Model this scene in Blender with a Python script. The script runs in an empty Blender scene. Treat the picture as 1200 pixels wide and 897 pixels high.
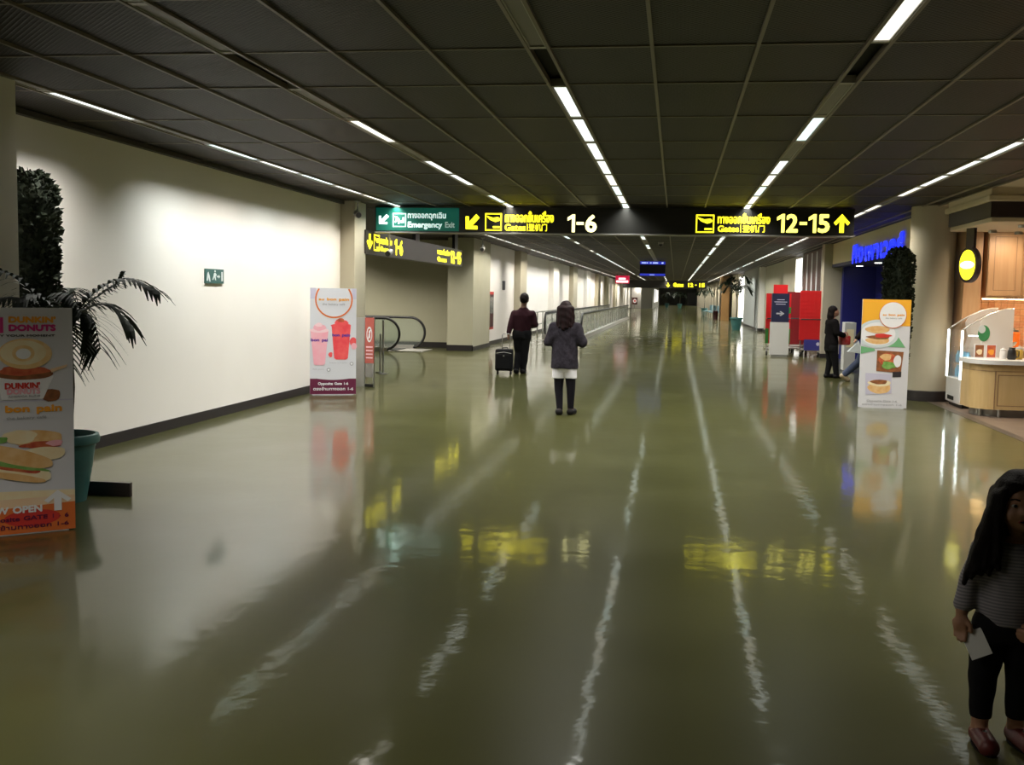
import bpy, bmesh, math, random
import numpy as np
from mathutils import Vector, Matrix

# ------------------------------------------------------------------ camera, world, exposure
SC = bpy.context.scene
COL = SC.collection
PI = math.pi
EYE = 1.6
FPX = 1250.0
YAW, PITCH, ROLL = 0.150217381, 0.083072863, 0.0181561610

def camera():
    cy, sy = math.cos(YAW), math.sin(YAW)
    f = Vector((-sy, cy, 0)); r = Vector((cy, sy, 0)); u = Vector((0, 0, 1))
    f2 = f * math.cos(PITCH) - u * math.sin(PITCH)
    u2 = u * math.cos(PITCH) + f * math.sin(PITCH)
    r3 = r * math.cos(ROLL) + u2 * math.sin(ROLL)
    u3 = u2 * math.cos(ROLL) - r * math.sin(ROLL)
    cd = bpy.data.cameras.new('camera')
    cd.sensor_width = 36.0
    cd.lens = 36.0 * FPX / 1200.0
    cd.clip_end = 600
    cd.clip_start = 0.05
    o = bpy.data.objects.new('camera', cd)
    COL.objects.link(o)
    m = Matrix((r3, u3, -f2)).transposed().to_4x4()
    m.translation = (0, 0, EYE)
    o.matrix_world = m
    SC.camera = o
camera()

w = bpy.data.worlds.new('world'); SC.world = w
w.use_nodes = True
w.node_tree.nodes['Background'].inputs[0].default_value = (0.9, 0.95, 1.0, 1)
w.node_tree.nodes['Background'].inputs[1].default_value = 0.02
SC.view_settings.view_transform = 'Standard'
SC.view_settings.look = 'None'
SC.view_settings.gamma = 1.0
SC.view_settings.use_curve_mapping = False
SC.view_settings.exposure = 0.0
LAMP = 1.35         # radiance of a lit fluorescent diffuser seen from the side
LAMP_W = 31.0       # downward light of one louvred fixture (watts)

# ------------------------------------------------------------------ materials
MATS = {}
def mat(name, col, rough=0.6, metal=0.0, spec=0.5, emit=None, col2=None, nscale=8.0, bump=0.0,
        bscale=None, trans=0.0, alpha=1.0, stretch=None):
    m = bpy.data.materials.new(name); m.use_nodes = True
    nt = m.node_tree; b = nt.nodes['Principled BSDF']
    b.inputs['Base Color'].default_value = (*col, 1)
    b.inputs['Roughness'].default_value = rough
    b.inputs['Metallic'].default_value = metal
    b.inputs['Specular IOR Level'].default_value = spec
    b.inputs['Transmission Weight'].default_value = trans
    b.inputs['Alpha'].default_value = alpha
    if emit:
        ec, es = emit
        b.inputs['Emission Color'].default_value = (*ec, 1)
        b.inputs['Emission Strength'].default_value = es
    if col2 or bump:
        tc = nt.nodes.new('ShaderNodeTexCoord')
        mp = nt.nodes.new('ShaderNodeMapping')
        if stretch: mp.inputs['Scale'].default_value = stretch
        nt.links.new(tc.outputs['Object'], mp.inputs['Vector'])
        nz = nt.nodes.new('ShaderNodeTexNoise')
        nz.inputs['Scale'].default_value = nscale
        nz.inputs['Detail'].default_value = 4
        nt.links.new(mp.outputs[0], nz.inputs['Vector'])
        if col2:
            rp = nt.nodes.new('ShaderNodeValToRGB')
            rp.color_ramp.elements[0].position = 0.35
            rp.color_ramp.elements[1].position = 0.65
            rp.color_ramp.elements[0].color = (*col, 1)
            rp.color_ramp.elements[1].color = (*col2, 1)
            nt.links.new(nz.outputs['Fac'], rp.inputs[0])
            nt.links.new(rp.outputs[0], b.inputs['Base Color'])
        if bump:
            bn = nt.nodes.new('ShaderNodeBump')
            bn.inputs['Strength'].default_value = bump
            bn.inputs['Distance'].default_value = 0.01
            src = nz
            if bscale:
                src = nt.nodes.new('ShaderNodeTexNoise')
                src.inputs['Scale'].default_value = bscale
                nt.links.new(mp.outputs[0], src.inputs['Vector'])
            nt.links.new(src.outputs['Fac'], bn.inputs['Height'])
            nt.links.new(bn.outputs[0], b.inputs['Normal'])
    MATS[name] = m
    return m

def mesh_tile_mat():
    """dark expanded-metal ceiling mesh"""
    m = bpy.data.materials.new('ceiling_mesh'); m.use_nodes = True
    nt = m.node_tree; b = nt.nodes['Principled BSDF']; N = nt.nodes; L = nt.links
    tc = N.new('ShaderNodeTexCoord'); sp = N.new('ShaderNodeSeparateXYZ')
    L.new(tc.outputs['Object'], sp.inputs[0])
    def wave(sa, sb):
        a = N.new('ShaderNodeMath'); a.operation = 'MULTIPLY'; a.inputs[1].default_value = sa
        L.new(sp.outputs[0], a.inputs[0])
        c = N.new('ShaderNodeMath'); c.operation = 'MULTIPLY_ADD'; c.inputs[1].default_value = sb
        L.new(sp.outputs[1], c.inputs[0]); L.new(a.outputs[0], c.inputs[2])
        s = N.new('ShaderNodeMath'); s.operation = 'SINE'; L.new(c.outputs[0], s.inputs[0])
        ab = N.new('ShaderNodeMath'); ab.operation = 'ABSOLUTE'; L.new(s.outputs[0], ab.inputs[0])
        return ab
    w1 = wave(PI / 0.042, PI / 0.042); w2 = wave(PI / 0.042, -PI / 0.042)
    mn = N.new('ShaderNodeMath'); mn.operation = 'MINIMUM'
    L.new(w1.outputs[0], mn.inputs[0]); L.new(w2.outputs[0], mn.inputs[1])
    rp = N.new('ShaderNodeValToRGB')
    rp.color_ramp.elements[0].position = 0.10; rp.color_ramp.elements[0].color = (0.050, 0.035, 0.022, 1)
    rp.color_ramp.elements[1].position = 0.34; rp.color_ramp.elements[1].color = (0.005, 0.0035, 0.0025, 1)
    L.new(mn.outputs[0], rp.inputs[0]); 
    oi = N.new('ShaderNodeObjectInfo')
    mr = N.new('ShaderNodeMapRange'); mr.inputs['To Min'].default_value = 0.75; mr.inputs['To Max'].default_value = 1.2
    L.new(oi.outputs['Random'], mr.inputs['Value'])
    vm = N.new('ShaderNodeVectorMath'); vm.operation = 'SCALE'
    L.new(rp.outputs[0], vm.inputs[0]); L.new(mr.outputs[0], vm.inputs['Scale'])
    L.new(vm.outputs[0], b.inputs['Base Color'])
    b.inputs['Roughness'].default_value = 0.55
    b.inputs['Specular IOR Level'].default_value = 0.22
    bn = N.new('ShaderNodeBump'); bn.invert = True
    bn.inputs['Strength'].default_value = 0.5; bn.inputs['Distance'].default_value = 0.004
    L.new(mn.outputs[0], bn.inputs['Height']); L.new(bn.outputs[0], b.inputs['Normal'])
    MATS['ceiling_mesh'] = m

def floor_mat():
    m = bpy.data.materials.new('floor_vinyl'); m.use_nodes = True
    nt = m.node_tree; b = nt.nodes['Principled BSDF']; N = nt.nodes; L = nt.links
    tc = N.new('ShaderNodeTexCoord')
    n1 = N.new('ShaderNodeTexNoise'); n1.inputs['Scale'].default_value = 0.9; n1.inputs['Detail'].default_value = 5
    L.new(tc.outputs['Object'], n1.inputs['Vector'])
    rp = N.new('ShaderNodeValToRGB')
    rp.color_ramp.elements[0].position = 0.3; rp.color_ramp.elements[0].color = (0.050, 0.052, 0.014, 1)
    rp.color_ramp.elements[1].position = 0.7; rp.color_ramp.elements[1].color = (0.062, 0.064, 0.018, 1)
    L.new(n1.outputs['Fac'], rp.inputs[0]); L.new(rp.outputs[0], b.inputs['Base Color'])
    n2 = N.new('ShaderNodeTexNoise'); n2.inputs['Scale'].default_value = 5.0; n2.inputs['Detail'].default_value = 3
    L.new(tc.outputs['Object'], n2.inputs['Vector'])
    mr = N.new('ShaderNodeMapRange'); mr.inputs['To Min'].default_value = 0.26; mr.inputs['To Max'].default_value = 0.40
    L.new(n1.outputs['Fac'], mr.inputs['Value']); L.new(mr.outputs[0], b.inputs['Roughness'])
    bn = N.new('ShaderNodeBump'); bn.inputs['Strength'].default_value = 0.3; bn.inputs['Distance'].default_value = 0.006
    L.new(n2.outputs['Fac'], bn.inputs['Height']); L.new(bn.outputs[0], b.inputs['Coat Normal'])
    b.inputs['Specular IOR Level'].default_value = 0.12
    b.inputs['Coat Weight'].default_value = 0.65
    b.inputs['Coat Roughness'].default_value = 0.07
    b.inputs['Coat IOR'].default_value = 1.45
    MATS['floor'] = m

def stripe_mat():
    m = bpy.data.materials.new('striped_knit'); m.use_nodes = True
    nt = m.node_tree; b = nt.nodes['Principled BSDF']; N = nt.nodes; L = nt.links
    tc = N.new('ShaderNodeTexCoord'); sp = N.new('ShaderNodeSeparateXYZ'); L.new(tc.outputs['Object'], sp.inputs[0])
    a = N.new('ShaderNodeMath'); a.operation = 'MULTIPLY'; a.inputs[1].default_value = 2 * PI / 0.0115
    L.new(sp.outputs[2], a.inputs[0])
    s = N.new('ShaderNodeMath'); s.operation = 'SINE'; L.new(a.outputs[0], s.inputs[0])
    rp = N.new('ShaderNodeValToRGB')
    rp.color_ramp.elements[0].position = 0.42; rp.color_ramp.elements[0].color = (0.20, 0.19, 0.22, 1)
    rp.color_ramp.elements[1].position = 0.62; rp.color_ramp.elements[1].color = (0.34, 0.32, 0.34, 1)
    mr = N.new('ShaderNodeMapRange'); mr.inputs['From Min'].default_value = -1
    L.new(s.outputs[0], mr.inputs['Value']); L.new(mr.outputs[0], rp.inputs[0]); L.new(rp.outputs[0], b.inputs['Base Color'])
    b.inputs['Roughness'].default_value = 0.9
    MATS['stripe'] = m

mesh_tile_mat(); floor_mat(); stripe_mat()
mat('plenum', (0.02, 0.017, 0.014), 0.9)
mat('tbar', (0.18, 0.148, 0.108), 0.5)
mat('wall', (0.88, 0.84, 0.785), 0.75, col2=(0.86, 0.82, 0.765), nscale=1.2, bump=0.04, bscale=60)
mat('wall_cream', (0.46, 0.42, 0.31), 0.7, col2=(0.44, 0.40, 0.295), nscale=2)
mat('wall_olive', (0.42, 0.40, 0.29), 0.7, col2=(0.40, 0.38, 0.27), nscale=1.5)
mat('grey_wall', (0.42, 0.43, 0.40), 0.7)
mat('baseboard', (0.022, 0.018, 0.018), 0.45)
mat('brown_trim', (0.03, 0.021, 0.016), 0.6)
mat('fixture_metal', (0.42, 0.40, 0.36), 0.4)
mat('fixture_off', (0.20, 0.185, 0.16), 0.5)
mat('tube_cool', (0.9, 0.9, 0.9), 0.4, emit=((0.93, 1.0, 0.97), LAMP))
mat('tube_warm', (0.9, 0.9, 0.9), 0.4, emit=((1.0, 0.97, 0.86), LAMP))
mat('tube_blue', (0.9, 0.9, 0.9), 0.4, emit=((0.80, 1.0, 1.0), LAMP))
mat('black', (0.012, 0.011, 0.010), 0.4)
mat('sign_black', (0.012, 0.011, 0.009), 0.35)
mat('sign_grey_black', (0.035, 0.032, 0.030), 0.4)
mat('sign_rim', (0.20, 0.19, 0.17), 0.4)
mat('sign_green', (0.004, 0.09, 0.062), 0.4, emit=((0.0, 0.30, 0.20), 0.16))
mat('lit_yellow', (0.9, 0.8, 0.02), 0.5, emit=((1.0, 0.88, 0.02), 2.0))
mat('lit_cream', (0.9, 0.88, 0.6), 0.5, emit=((1.0, 0.93, 0.40), 2.2))
mat('lit_pale', (0.9, 0.85, 0.3), 0.5, emit=((1.0, 0.90, 0.14), 2.1))
mat('lit_white', (0.8, 0.9, 0.88), 0.5, emit=((0.75, 1.0, 0.95), 0.8))
mat('dim_white', (0.8, 0.9, 0.88), 0.5, emit=((0.75, 1.0, 0.95), 0.18))
mat('steel', (0.60, 0.60, 0.58), 0.28, metal=1.0)
mat('steel_soft', (0.42, 0.41, 0.38), 0.45, metal=0.7)
mat('chrome', (0.8, 0.8, 0.8), 0.12, metal=1.0)
mat('rubber', (0.010, 0.010, 0.010), 0.45)
mat('glass', (0.75, 0.85, 0.80), 0.06, trans=0.9, spec=0.5, alpha=0.55)
mat('glass_clear', (0.92, 0.96, 0.95), 0.03, trans=1.0, spec=0.5, alpha=0.25)
mat('teal', (0.045, 0.15, 0.145), 0.42, col2=(0.055, 0.18, 0.17), nscale=6)
mat('soil', (0.02, 0.014, 0.010), 0.95)
mat('leaf_dark', (0.012, 0.018, 0.010), 0.75, spec=0.2, col2=(0.022, 0.028, 0.014), nscale=6)
mat('leaf_palm', (0.014, 0.026, 0.012), 0.6, spec=0.25, col2=(0.022, 0.036, 0.017), nscale=5)
mat('stem', (0.06, 0.055, 0.03), 0.7)
mat('plank', (0.020, 0.010, 0.010), 0.35)
mat('board_white', (0.66, 0.66, 0.70), 0.45)
mat('board_edge', (0.55, 0.55, 0.56), 0.5)
mat('p_white', (0.82, 0.82, 0.84), 0.5)
mat('p_orange', (0.85, 0.36, 0.03), 0.5)
mat('p_redorange', (0.72, 0.17, 0.035), 0.5)
mat('p_red', (0.62, 0.04, 0.03), 0.5)
mat('p_magenta', (0.62, 0.03, 0.22), 0.5)
mat('p_pink', (0.88, 0.38, 0.46), 0.5, col2=(0.86, 0.46, 0.52), nscale=9)
mat('p_pinklight', (0.90, 0.62, 0.66), 0.5)
mat('p_strawberry', (0.80, 0.06, 0.075), 0.5, col2=(0.86, 0.12, 0.12), nscale=9)
mat('p_violet', (0.13, 0.04, 0.30), 0.5)
mat('p_maroon', (0.13, 0.010, 0.045), 0.5)
mat('p_black', (0.03, 0.025, 0.03), 0.5)
mat('p_grey', (0.40, 0.40, 0.42), 0.5)
mat('p_lilac', (0.55, 0.53, 0.66), 0.5)
mat('p_bread', (0.72, 0.40, 0.14), 0.5, col2=(0.80, 0.54, 0.26), nscale=14)
mat('p_donut', (0.80, 0.52, 0.20), 0.5, col2=(0.86, 0.62, 0.32), nscale=18)
mat('p_brown', (0.20, 0.075, 0.03), 0.5, col2=(0.34, 0.12, 0.04), nscale=20)
mat('p_green', (0.14, 0.34, 0.06), 0.5, col2=(0.24, 0.44, 0.12), nscale=20)
mat('p_greenleaf', (0.16, 0.42, 0.20), 0.5)
mat('p_cream', (0.86, 0.76, 0.52), 0.5, col2=(0.84, 0.68, 0.40), nscale=12)
mat('p_meat', (0.45, 0.06, 0.03), 0.5, col2=(0.62, 0.16, 0.06), nscale=18)
mat('p_plate', (0.62, 0.68, 0.70), 0.4)
mat('p_amber', (0.90, 0.44, 0.03), 0.5)
mat('p_fade', (0.86, 0.56, 0.30), 0.5, col2=(0.82, 0.66, 0.48), nscale=3)
mat('notice_red', (0.46, 0.10, 0.075), 0.5)
mat('notice_frame', (0.10, 0.08, 0.07), 0.5)
mat('exit_green', (0.05, 0.13, 0.115), 0.5)
mat('exit_mark', (0.70, 0.76, 0.75), 0.5)
mat('cctv', (0.26, 0.25, 0.22), 0.5)
mat('cctv_dark', (0.02, 0.02, 0.02), 0.3)
mat('skin_dark', (0.17, 0.085, 0.05), 0.55)
mat('skin', (0.42, 0.22, 0.13), 0.5)
mat('lips', (0.35, 0.08, 0.06), 0.5)
mat('eyewhite', (0.7, 0.68, 0.65), 0.3)
mat('hair', (0.006, 0.004, 0.0035), 0.6, spec=0.14, col2=(0.009, 0.006, 0.005), nscale=30, stretch=(6, 6, 0.4), bump=0.4)
mat('hair_auburn', (0.008, 0.005, 0.005), 0.65, spec=0.14, col2=(0.016, 0.005, 0.006), nscale=10, stretch=(6, 6, 0.4), bump=0.4)
mat('maroon_shirt', (0.026, 0.006, 0.010), 0.9, spec=0.2)
mat('trousers', (0.007, 0.007, 0.008), 0.9, spec=0.2)
mat('cardigan', (0.021, 0.018, 0.024), 0.95, spec=0.12, col2=(0.034, 0.030, 0.039), nscale=24, bump=0.5, bscale=60)
mat('shorts_white', (0.78, 0.76, 0.80), 0.8)
mat('stocking', (0.010, 0.009, 0.013), 0.8, spec=0.15)
mat('shoe_black', (0.007, 0.006, 0.006), 0.6, spec=0.2)
mat('shoe_maroon', (0.12, 0.018, 0.014), 0.45)
mat('shoe_tan', (0.40, 0.32, 0.20), 0.6)
mat('jeans', (0.03, 0.045, 0.085), 0.9, col2=(0.045, 0.06, 0.11), nscale=15)
mat('coat_black', (0.007, 0.006, 0.0065), 0.95, spec=0.12)
mat('bag_red', (0.40, 0.022, 0.018), 0.45, col2=(0.5, 0.10, 0.09), nscale=18)
mat('bag_plastic', (0.55, 0.60, 0.60), 0.3, alpha=0.75)
mat('suitcase', (0.007, 0.007, 0.008), 0.8, spec=0.2, bump=0.2, nscale=120)
mat('card', (0.80, 0.80, 0.76), 0.6)
mat('trolley_red', (0.62, 0.012, 0.014), 0.45)
mat('trolley_darkred', (0.22, 0.008, 0.012), 0.5)
mat('trolley_green', (0.03, 0.20, 0.03), 0.5)
mat('trolley_blue', (0.035, 0.035, 0.22), 0.5)
mat('navy', (0.010, 0.012, 0.045), 0.5)
mat('totem_grey', (0.52, 0.51, 0.48), 0.5)
mat('fascia', (0.78, 0.68, 0.38), 0.6)
mat('blue_wall', (0.010, 0.012, 0.16), 0.5)
mat('neon_blue', (0.02, 0.03, 0.9), 0.5, emit=((0.01, 0.025, 1.0), 1.7))
mat('downlight', (1, 1, 1), 0.5, emit=((1.0, 0.96, 0.88), 14.0))
mat('wood', (0.56, 0.33, 0.17), 0.45, col2=(0.62, 0.39, 0.21), nscale=3, stretch=(6, 6, 0.5))
mat('wood_counter', (0.56, 0.38, 0.16), 0.4, col2=(0.62, 0.43, 0.20), nscale=3, stretch=(5, 5, 0.5))
mat('wood_dark', (0.30, 0.17, 0.085), 0.5)
mat('canopy_brown', (0.026, 0.013, 0.016), 0.5)
mat('cornice', (0.66, 0.56, 0.40), 0.6)
mat('mosaic', (0.74, 0.44, 0.34), 0.4, col2=(0.80, 0.55, 0.45), nscale=30)
mat('mosaic_b', (0.66, 0.34, 0.26), 0.4, col2=(0.74, 0.46, 0.36), nscale=30)
mat('under_light', (1, 0.8, 0.4), 0.5, emit=((1.0, 0.62, 0.24), 26.0))
mat('led_white', (1, 1, 1), 0.5, emit=((0.88, 1.0, 1.0), 5.0))
mat('case_white', (0.74, 0.72, 0.70), 0.4)
mat('oval_yellow', (0.95, 0.85, 0.05), 0.5, emit=((1.0, 0.92, 0.02), 1.3))
mat('oval_white', (0.95, 0.95, 0.85), 0.5, emit=((1.0, 1.0, 0.75), 1.5))
mat('brown_floor', (0.16, 0.115, 0.085), 0.35, col2=(0.20, 0.145, 0.105), nscale=4)
mat('brown_border', (0.07, 0.055, 0.042), 0.35)
mat('slat_brown', (0.13, 0.06, 0.045), 0.5)
mat('window_lit', (0.9, 0.9, 0.88), 0.5, emit=((1.0, 0.97, 0.92), 2.0))
mat('column_tan', (0.36, 0.20, 0.07), 0.5)
mat('dark_red', (0.06, 0.008, 0.008), 0.5)
mat('screen_dark', (0.012, 0.010, 0.016), 0.3)
mat('screen_blue', (0.02, 0.03, 0.3), 0.4, emit=((0.02, 0.03, 0.42), 1.0))
mat('screen_white', (0.5, 0.6, 0.9), 0.4, emit=((0.45, 0.55, 1.0), 1.0))
mat('ad_red', (0.4, 0.01, 0.04), 0.4, emit=((0.55, 0.01, 0.05), 0.8))
mat('ad_white', (1, 0.9, 0.9), 0.4, emit=((1.0, 0.85, 0.88), 1.6))
mat('fruit_orange', (0.85, 0.20, 0.02), 0.5)
mat('jar_yellow', (0.75, 0.5, 0.1), 0.4)
mat('bottle_blue', (0.20, 0.45, 0.65), 0.3)
mat('logo_green', (0.04, 0.25, 0.09), 0.5)
mat('seat_blue', (0.22, 0.36, 0.42), 0.6)

# ------------------------------------------------------------------ mesh helpers
class MB:
    def __init__(s):
        s.v = []; s.f = []; s.mi = []
    def add(s, vs, fs, mi=0):
        o = len(s.v); s.v += [tuple(map(float, p)) for p in vs]
        s.f += [tuple(i + o for i in f) for f in fs]; s.mi += [mi] * len(fs)
        return s
    def box(s, x0, x1, y0, y1, z0, z1, mi=0):
        vs = [(x0, y0, z0), (x1, y0, z0), (x1, y1, z0), (x0, y1, z0), (x0, y0, z1), (x1, y0, z1), (x1, y1, z1), (x0, y1, z1)]
        return s.add(vs, [(0, 3, 2, 1), (4, 5, 6, 7), (0, 1, 5, 4), (1, 2, 6, 5), (2, 3, 7, 6), (3, 0, 4, 7)], mi)
    def poly(s, pts, mi=0):
        return s.add(pts, [tuple(range(len(pts)))], mi)
    def prism(s, pts, vec, mi=0):
        """extrude a polygon (3D points) along vec"""
        n = len(pts); v = Vector(vec); a = [Vector(p) for p in pts]; b = [p + v for p in a]
        fs = [tuple(reversed(range(n))), tuple(range(n, 2 * n))]
        fs += [(i, (i + 1) % n, n + (i + 1) % n, n + i) for i in range(n)]
        return s.add(a + b, fs, mi)
    def lathe(s, prof, c=(0, 0, 0), n=24, mi=0, cap=True):
        vs = []; fs = []
        for r, z in prof:
            for i in range(n):
                a = 2 * PI * i / n
                vs.append((c[0] + r * math.cos(a), c[1] + r * math.sin(a), c[2] + z))
        for k in range(len(prof) - 1):
            for i in range(n):
                j = (i + 1) % n
                fs.append((k * n + i, k * n + j, (k + 1) * n + j, (k + 1) * n + i))
        if cap:
            fs.append(tuple(reversed(range(n)))); m = (len(prof) - 1) * n; fs.append(tuple(range(m, m + n)))
        return s.add(vs, fs, mi)
    def tube(s, path, r, n=8, mi=0, closed=False):
        P = [Vector(p) for p in path]; m = len(P); vs = []; fs = []
        rr = r if isinstance(r, (list, tuple)) else [r] * m
        up = Vector((0, 0, 1)); prev = None
        for i in range(m):
            if closed: t = P[(i + 1) % m] - P[i - 1]
            else: t = P[min(i + 1, m - 1)] - P[max(i - 1, 0)]
            t.normalize()
            if prev is None:
                a = up if abs(t.dot(up)) < 0.9 else Vector((1, 0, 0))
                u = t.cross(a).normalized()
            else:
                u = (prev - t * prev.dot(t)).normalized()
            prev = u; v = t.cross(u)
            for k in range(n):
                an = 2 * PI * k / n
                vs.append(P[i] + (u * math.cos(an) + v * math.sin(an)) * rr[i])
        for i in range(m if closed else m - 1):
            i2 = (i + 1) % m
            for k in range(n):
                k2 = (k + 1) % n
                fs.append((i * n + k, i * n + k2, i2 * n + k2, i2 * n + k))
        if not closed:
            fs.append(tuple(reversed(range(n)))); fs.append(tuple(range((m - 1) * n, m * n)))
        return s.add(vs, fs, mi)
    def sphere(s, c, r, n=12, mi=0):
        rx, ry, rz = r if isinstance(r, (tuple, list)) else (r, r, r)
        vs = [(c[0], c[1], c[2] - rz)]; fs = []
        h = n // 2
        for k in range(1, h):
            t = -PI / 2 + PI * k / h
            for i in range(n):
                a = 2 * PI * i / n
                vs.append((c[0] + rx * math.cos(t) * math.cos(a), c[1] + ry * math.cos(t) * math.sin(a), c[2] + rz * math.sin(t)))
        vs.append((c[0], c[1], c[2] + rz)); top = len(vs) - 1
        for i in range(n):
            fs.append((0, 1 + (i + 1) % n, 1 + i)); fs.append((top, 1 + (h - 2) * n + i, 1 + (h - 2) * n + (i + 1) % n))
        for k in range(h - 2):
            for i in range(n):
                j = (i + 1) % n
                fs.append((1 + k * n + i, 1 + k * n + j, 1 + (k + 1) * n + j, 1 + (k + 1) * n + i))
        return s.add(vs, fs, mi)
    def mesh(s, name, mats, smooth=False, bevel=0.0):
        me = bpy.data.meshes.new(name)
        me.from_pydata(s.v, [], s.f)
        for m in (mats if isinstance(mats, (list, tuple)) else [mats]):
            me.materials.append(MATS[m])
        me.polygons.foreach_set('material_index', s.mi)
        if bevel:
            bm = bmesh.new(); bm.from_mesh(me)
            bmesh.ops.bevel(bm, geom=bm.edges[:], offset=bevel, segments=2, profile=0.5, affect='EDGES', clamp_overlap=True)
            bm.to_mesh(me); bm.free()
        if smooth:
            me.polygons.foreach_set('use_smooth', [True] * len(me.polygons))
            try: me.set_sharp_from_angle(angle=math.radians(40))
            except Exception: pass
        me.update()
        return me
    def build(s, name, mats, parent=None, smooth=False, bevel=0.0, loc=None, rotz=None):
        return link(name, s.mesh(name, mats, smooth, bevel), parent, loc, rotz)

def link(name, me, parent=None, loc=None, rotz=None):
    o = bpy.data.objects.new(name, me); COL.objects.link(o)
    if parent: o.parent = parent
    if loc: o.location = loc
    if rotz is not None: o.rotation_euler = (0, 0, rotz)
    return o
def box(name, m, x0, x1, y0, y1, z0, z1, parent=None, bevel=0.0):
    return MB().box(x0, x1, y0, y1, z0, z1).build(name, m, parent, bevel=bevel)
def thing(name, label, cat, loc=(0, 0, 0), rotz=0, group=None):
    o = bpy.data.objects.new(name, None); COL.objects.link(o)
    o.empty_display_size = 0.1
    o.location = loc; o.rotation_euler = (0, 0, rotz)
    return tag(o, label, cat, group)
def tag(o, label, cat, group=None):
    o['label'] = label; o['category'] = cat
    if group: o['group'] = group
    return o
def struct(o, label=None):
    o['kind'] = 'structure'
    if label: o['label'] = label
    return o

TXT = {}
def text_raw(s):
    if s not in TXT:
        cu = bpy.data.curves.new('lettering', 'FONT'); cu.body = s; cu.resolution_u = 3
        ob = bpy.data.objects.new('lettering_tmp', cu); COL.objects.link(ob)
        dg = bpy.context.evaluated_depsgraph_get()
        me = ob.evaluated_get(dg).to_mesh()
        vs = [tuple(v.co) for v in me.vertices]; fs = [tuple(p.vertices) for p in me.polygons]
        ob.evaluated_get(dg).to_mesh_clear()
        bpy.data.objects.remove(ob); bpy.data.curves.remove(cu)
        TXT[s] = (vs, fs)
    return TXT[s]
def text_into(mb, s, x0, x1, z0, z1, y, mi=0, bold=0.0):
    """flat lettering in the local XZ plane, facing -Y, fitted to a rectangle"""
    vs, fs = text_raw(s)
    if not vs: return
    a = np.array(vs); lo = a.min(0); hi = a.max(0); sp = np.maximum(hi - lo, 1e-6)
    offs = [(0, 0)] if not bold else [(0, 0), (bold, 0), (-bold, 0), (0, bold), (0, -bold), (bold * .7, bold * .7), (-bold * .7, bold * .7), (bold * .7, -bold * .7), (-bold * .7, -bold * .7)]
    for k, (dx, dz) in enumerate(offs):
        p = [(x0 + bold + (v[0] - lo[0]) / sp[0] * (x1 - x0 - 2 * bold) + dx, y - 0.00004 * k,
              z0 + bold + (v[1] - lo[1]) / sp[1] * (z1 - z0 - 2 * bold) + dz) for v in vs]
        mb.add(p, fs, mi)
def text(name, s, x0, x1, z0, z1, y, m, parent, bold=0.0):
    mb = MB(); text_into(mb, s, x0, x1, z0, z1, y, 0, bold)
    return mb.build(name, m, parent)

def ell(cx, cz, rx, rz, n=28, a0=0, a1=2 * PI, wob=0, seed=0, rot=0):
    rnd = random.Random(seed); ph = [rnd.uniform(0, 6.28) for _ in range(3)]
    full = abs(a1 - a0 - 2 * PI) < 1e-6; pts = []
    for i in range(n if full else n + 1):
        a = a0 + (a1 - a0) * i / n
        k = 1 + wob * (math.sin(3 * a + ph[0]) + .6 * math.sin(5 * a + ph[1]) + .4 * math.sin(8 * a + ph[2]))
        x, z = rx * k * math.cos(a), rz * k * math.sin(a)
        pts.append((cx + x * math.cos(rot) - z * math.sin(rot), cz + x * math.sin(rot) + z * math.cos(rot)))
    return pts
def ring(cx, cz, r0, r1, n=40):
    return [('ring', cx, cz, r0, r1, n)]
class Print:
    """flat printed picture: layers of coloured shapes just off a board's face (local XZ, facing -Y)"""
    def __init__(s, y): s.mb = MB(); s.y = y; s.k = 0; s.mats = []; s.txt = []
    def mi(s, m):
        if m not in s.mats: s.mats.append(m)
        return s.mats.index(m)
    def p(s, pts, m):
        s.k += 1
        s.mb.poly([(x, s.y - 0.0005 * s.k, z) for x, z in pts], s.mi(m)); return s
    def rect(s, x0, x1, z0, z1, m): return s.p([(x0, z0), (x1, z0), (x1, z1), (x0, z1)], m)
    def ring(s, cx, cz, r0, r1, m, n=44):
        s.k += 1; y = s.y - 0.0005 * s.k; i = s.mi(m)
        for k in range(n):
            a, b = 2 * PI * k / n, 2 * PI * (k + 1) / n
            s.mb.poly([(cx + r * math.cos(t), y, cz + r * math.sin(t)) for r, t in ((r0, a), (r1, a), (r1, b), (r0, b))], i)
        return s
    def t(s, string, x0, x1, z0, z1, m, bold=0.0):
        s.k += 1; s.txt.append((string, x0, x1, z0, z1, s.y - 0.0005 * s.k, m, bold)); return s
    def build(s, name, parent):
        o = s.mb.build(name, s.mats, parent) if s.mb.f else None
        for q in s.txt:
            ws = q[0].split(' ')
            if len(ws) == 1 or q[4] - q[3] < .022: text('lettering_line', q[0], *q[1:6], q[6], parent, q[7]); continue
            A_ = np.array(text_raw(q[0])[0]); lo, hi = A_.min(0), A_.max(0); kx = (q[2] - q[1]) / (hi[0] - lo[0]); kz = (q[4] - q[3]) / (hi[1] - lo[1])
            for i, w0 in enumerate(ws):
                pe = np.array(text_raw(' '.join(ws[:i + 1]))[0]).max(0)[0]; W_ = np.array(text_raw(w0)[0]); a0, b0 = W_.min(0), W_.max(0)
                xe = q[1] + (pe - lo[0]) * kx
                text('lettering_word', w0, xe - (b0[0] - a0[0]) * kx, xe, q[3] + (a0[1] - lo[1]) * kz, q[3] + (b0[1] - lo[1]) * kz, q[5], q[6], parent, q[7] * .8)
        return o


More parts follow.
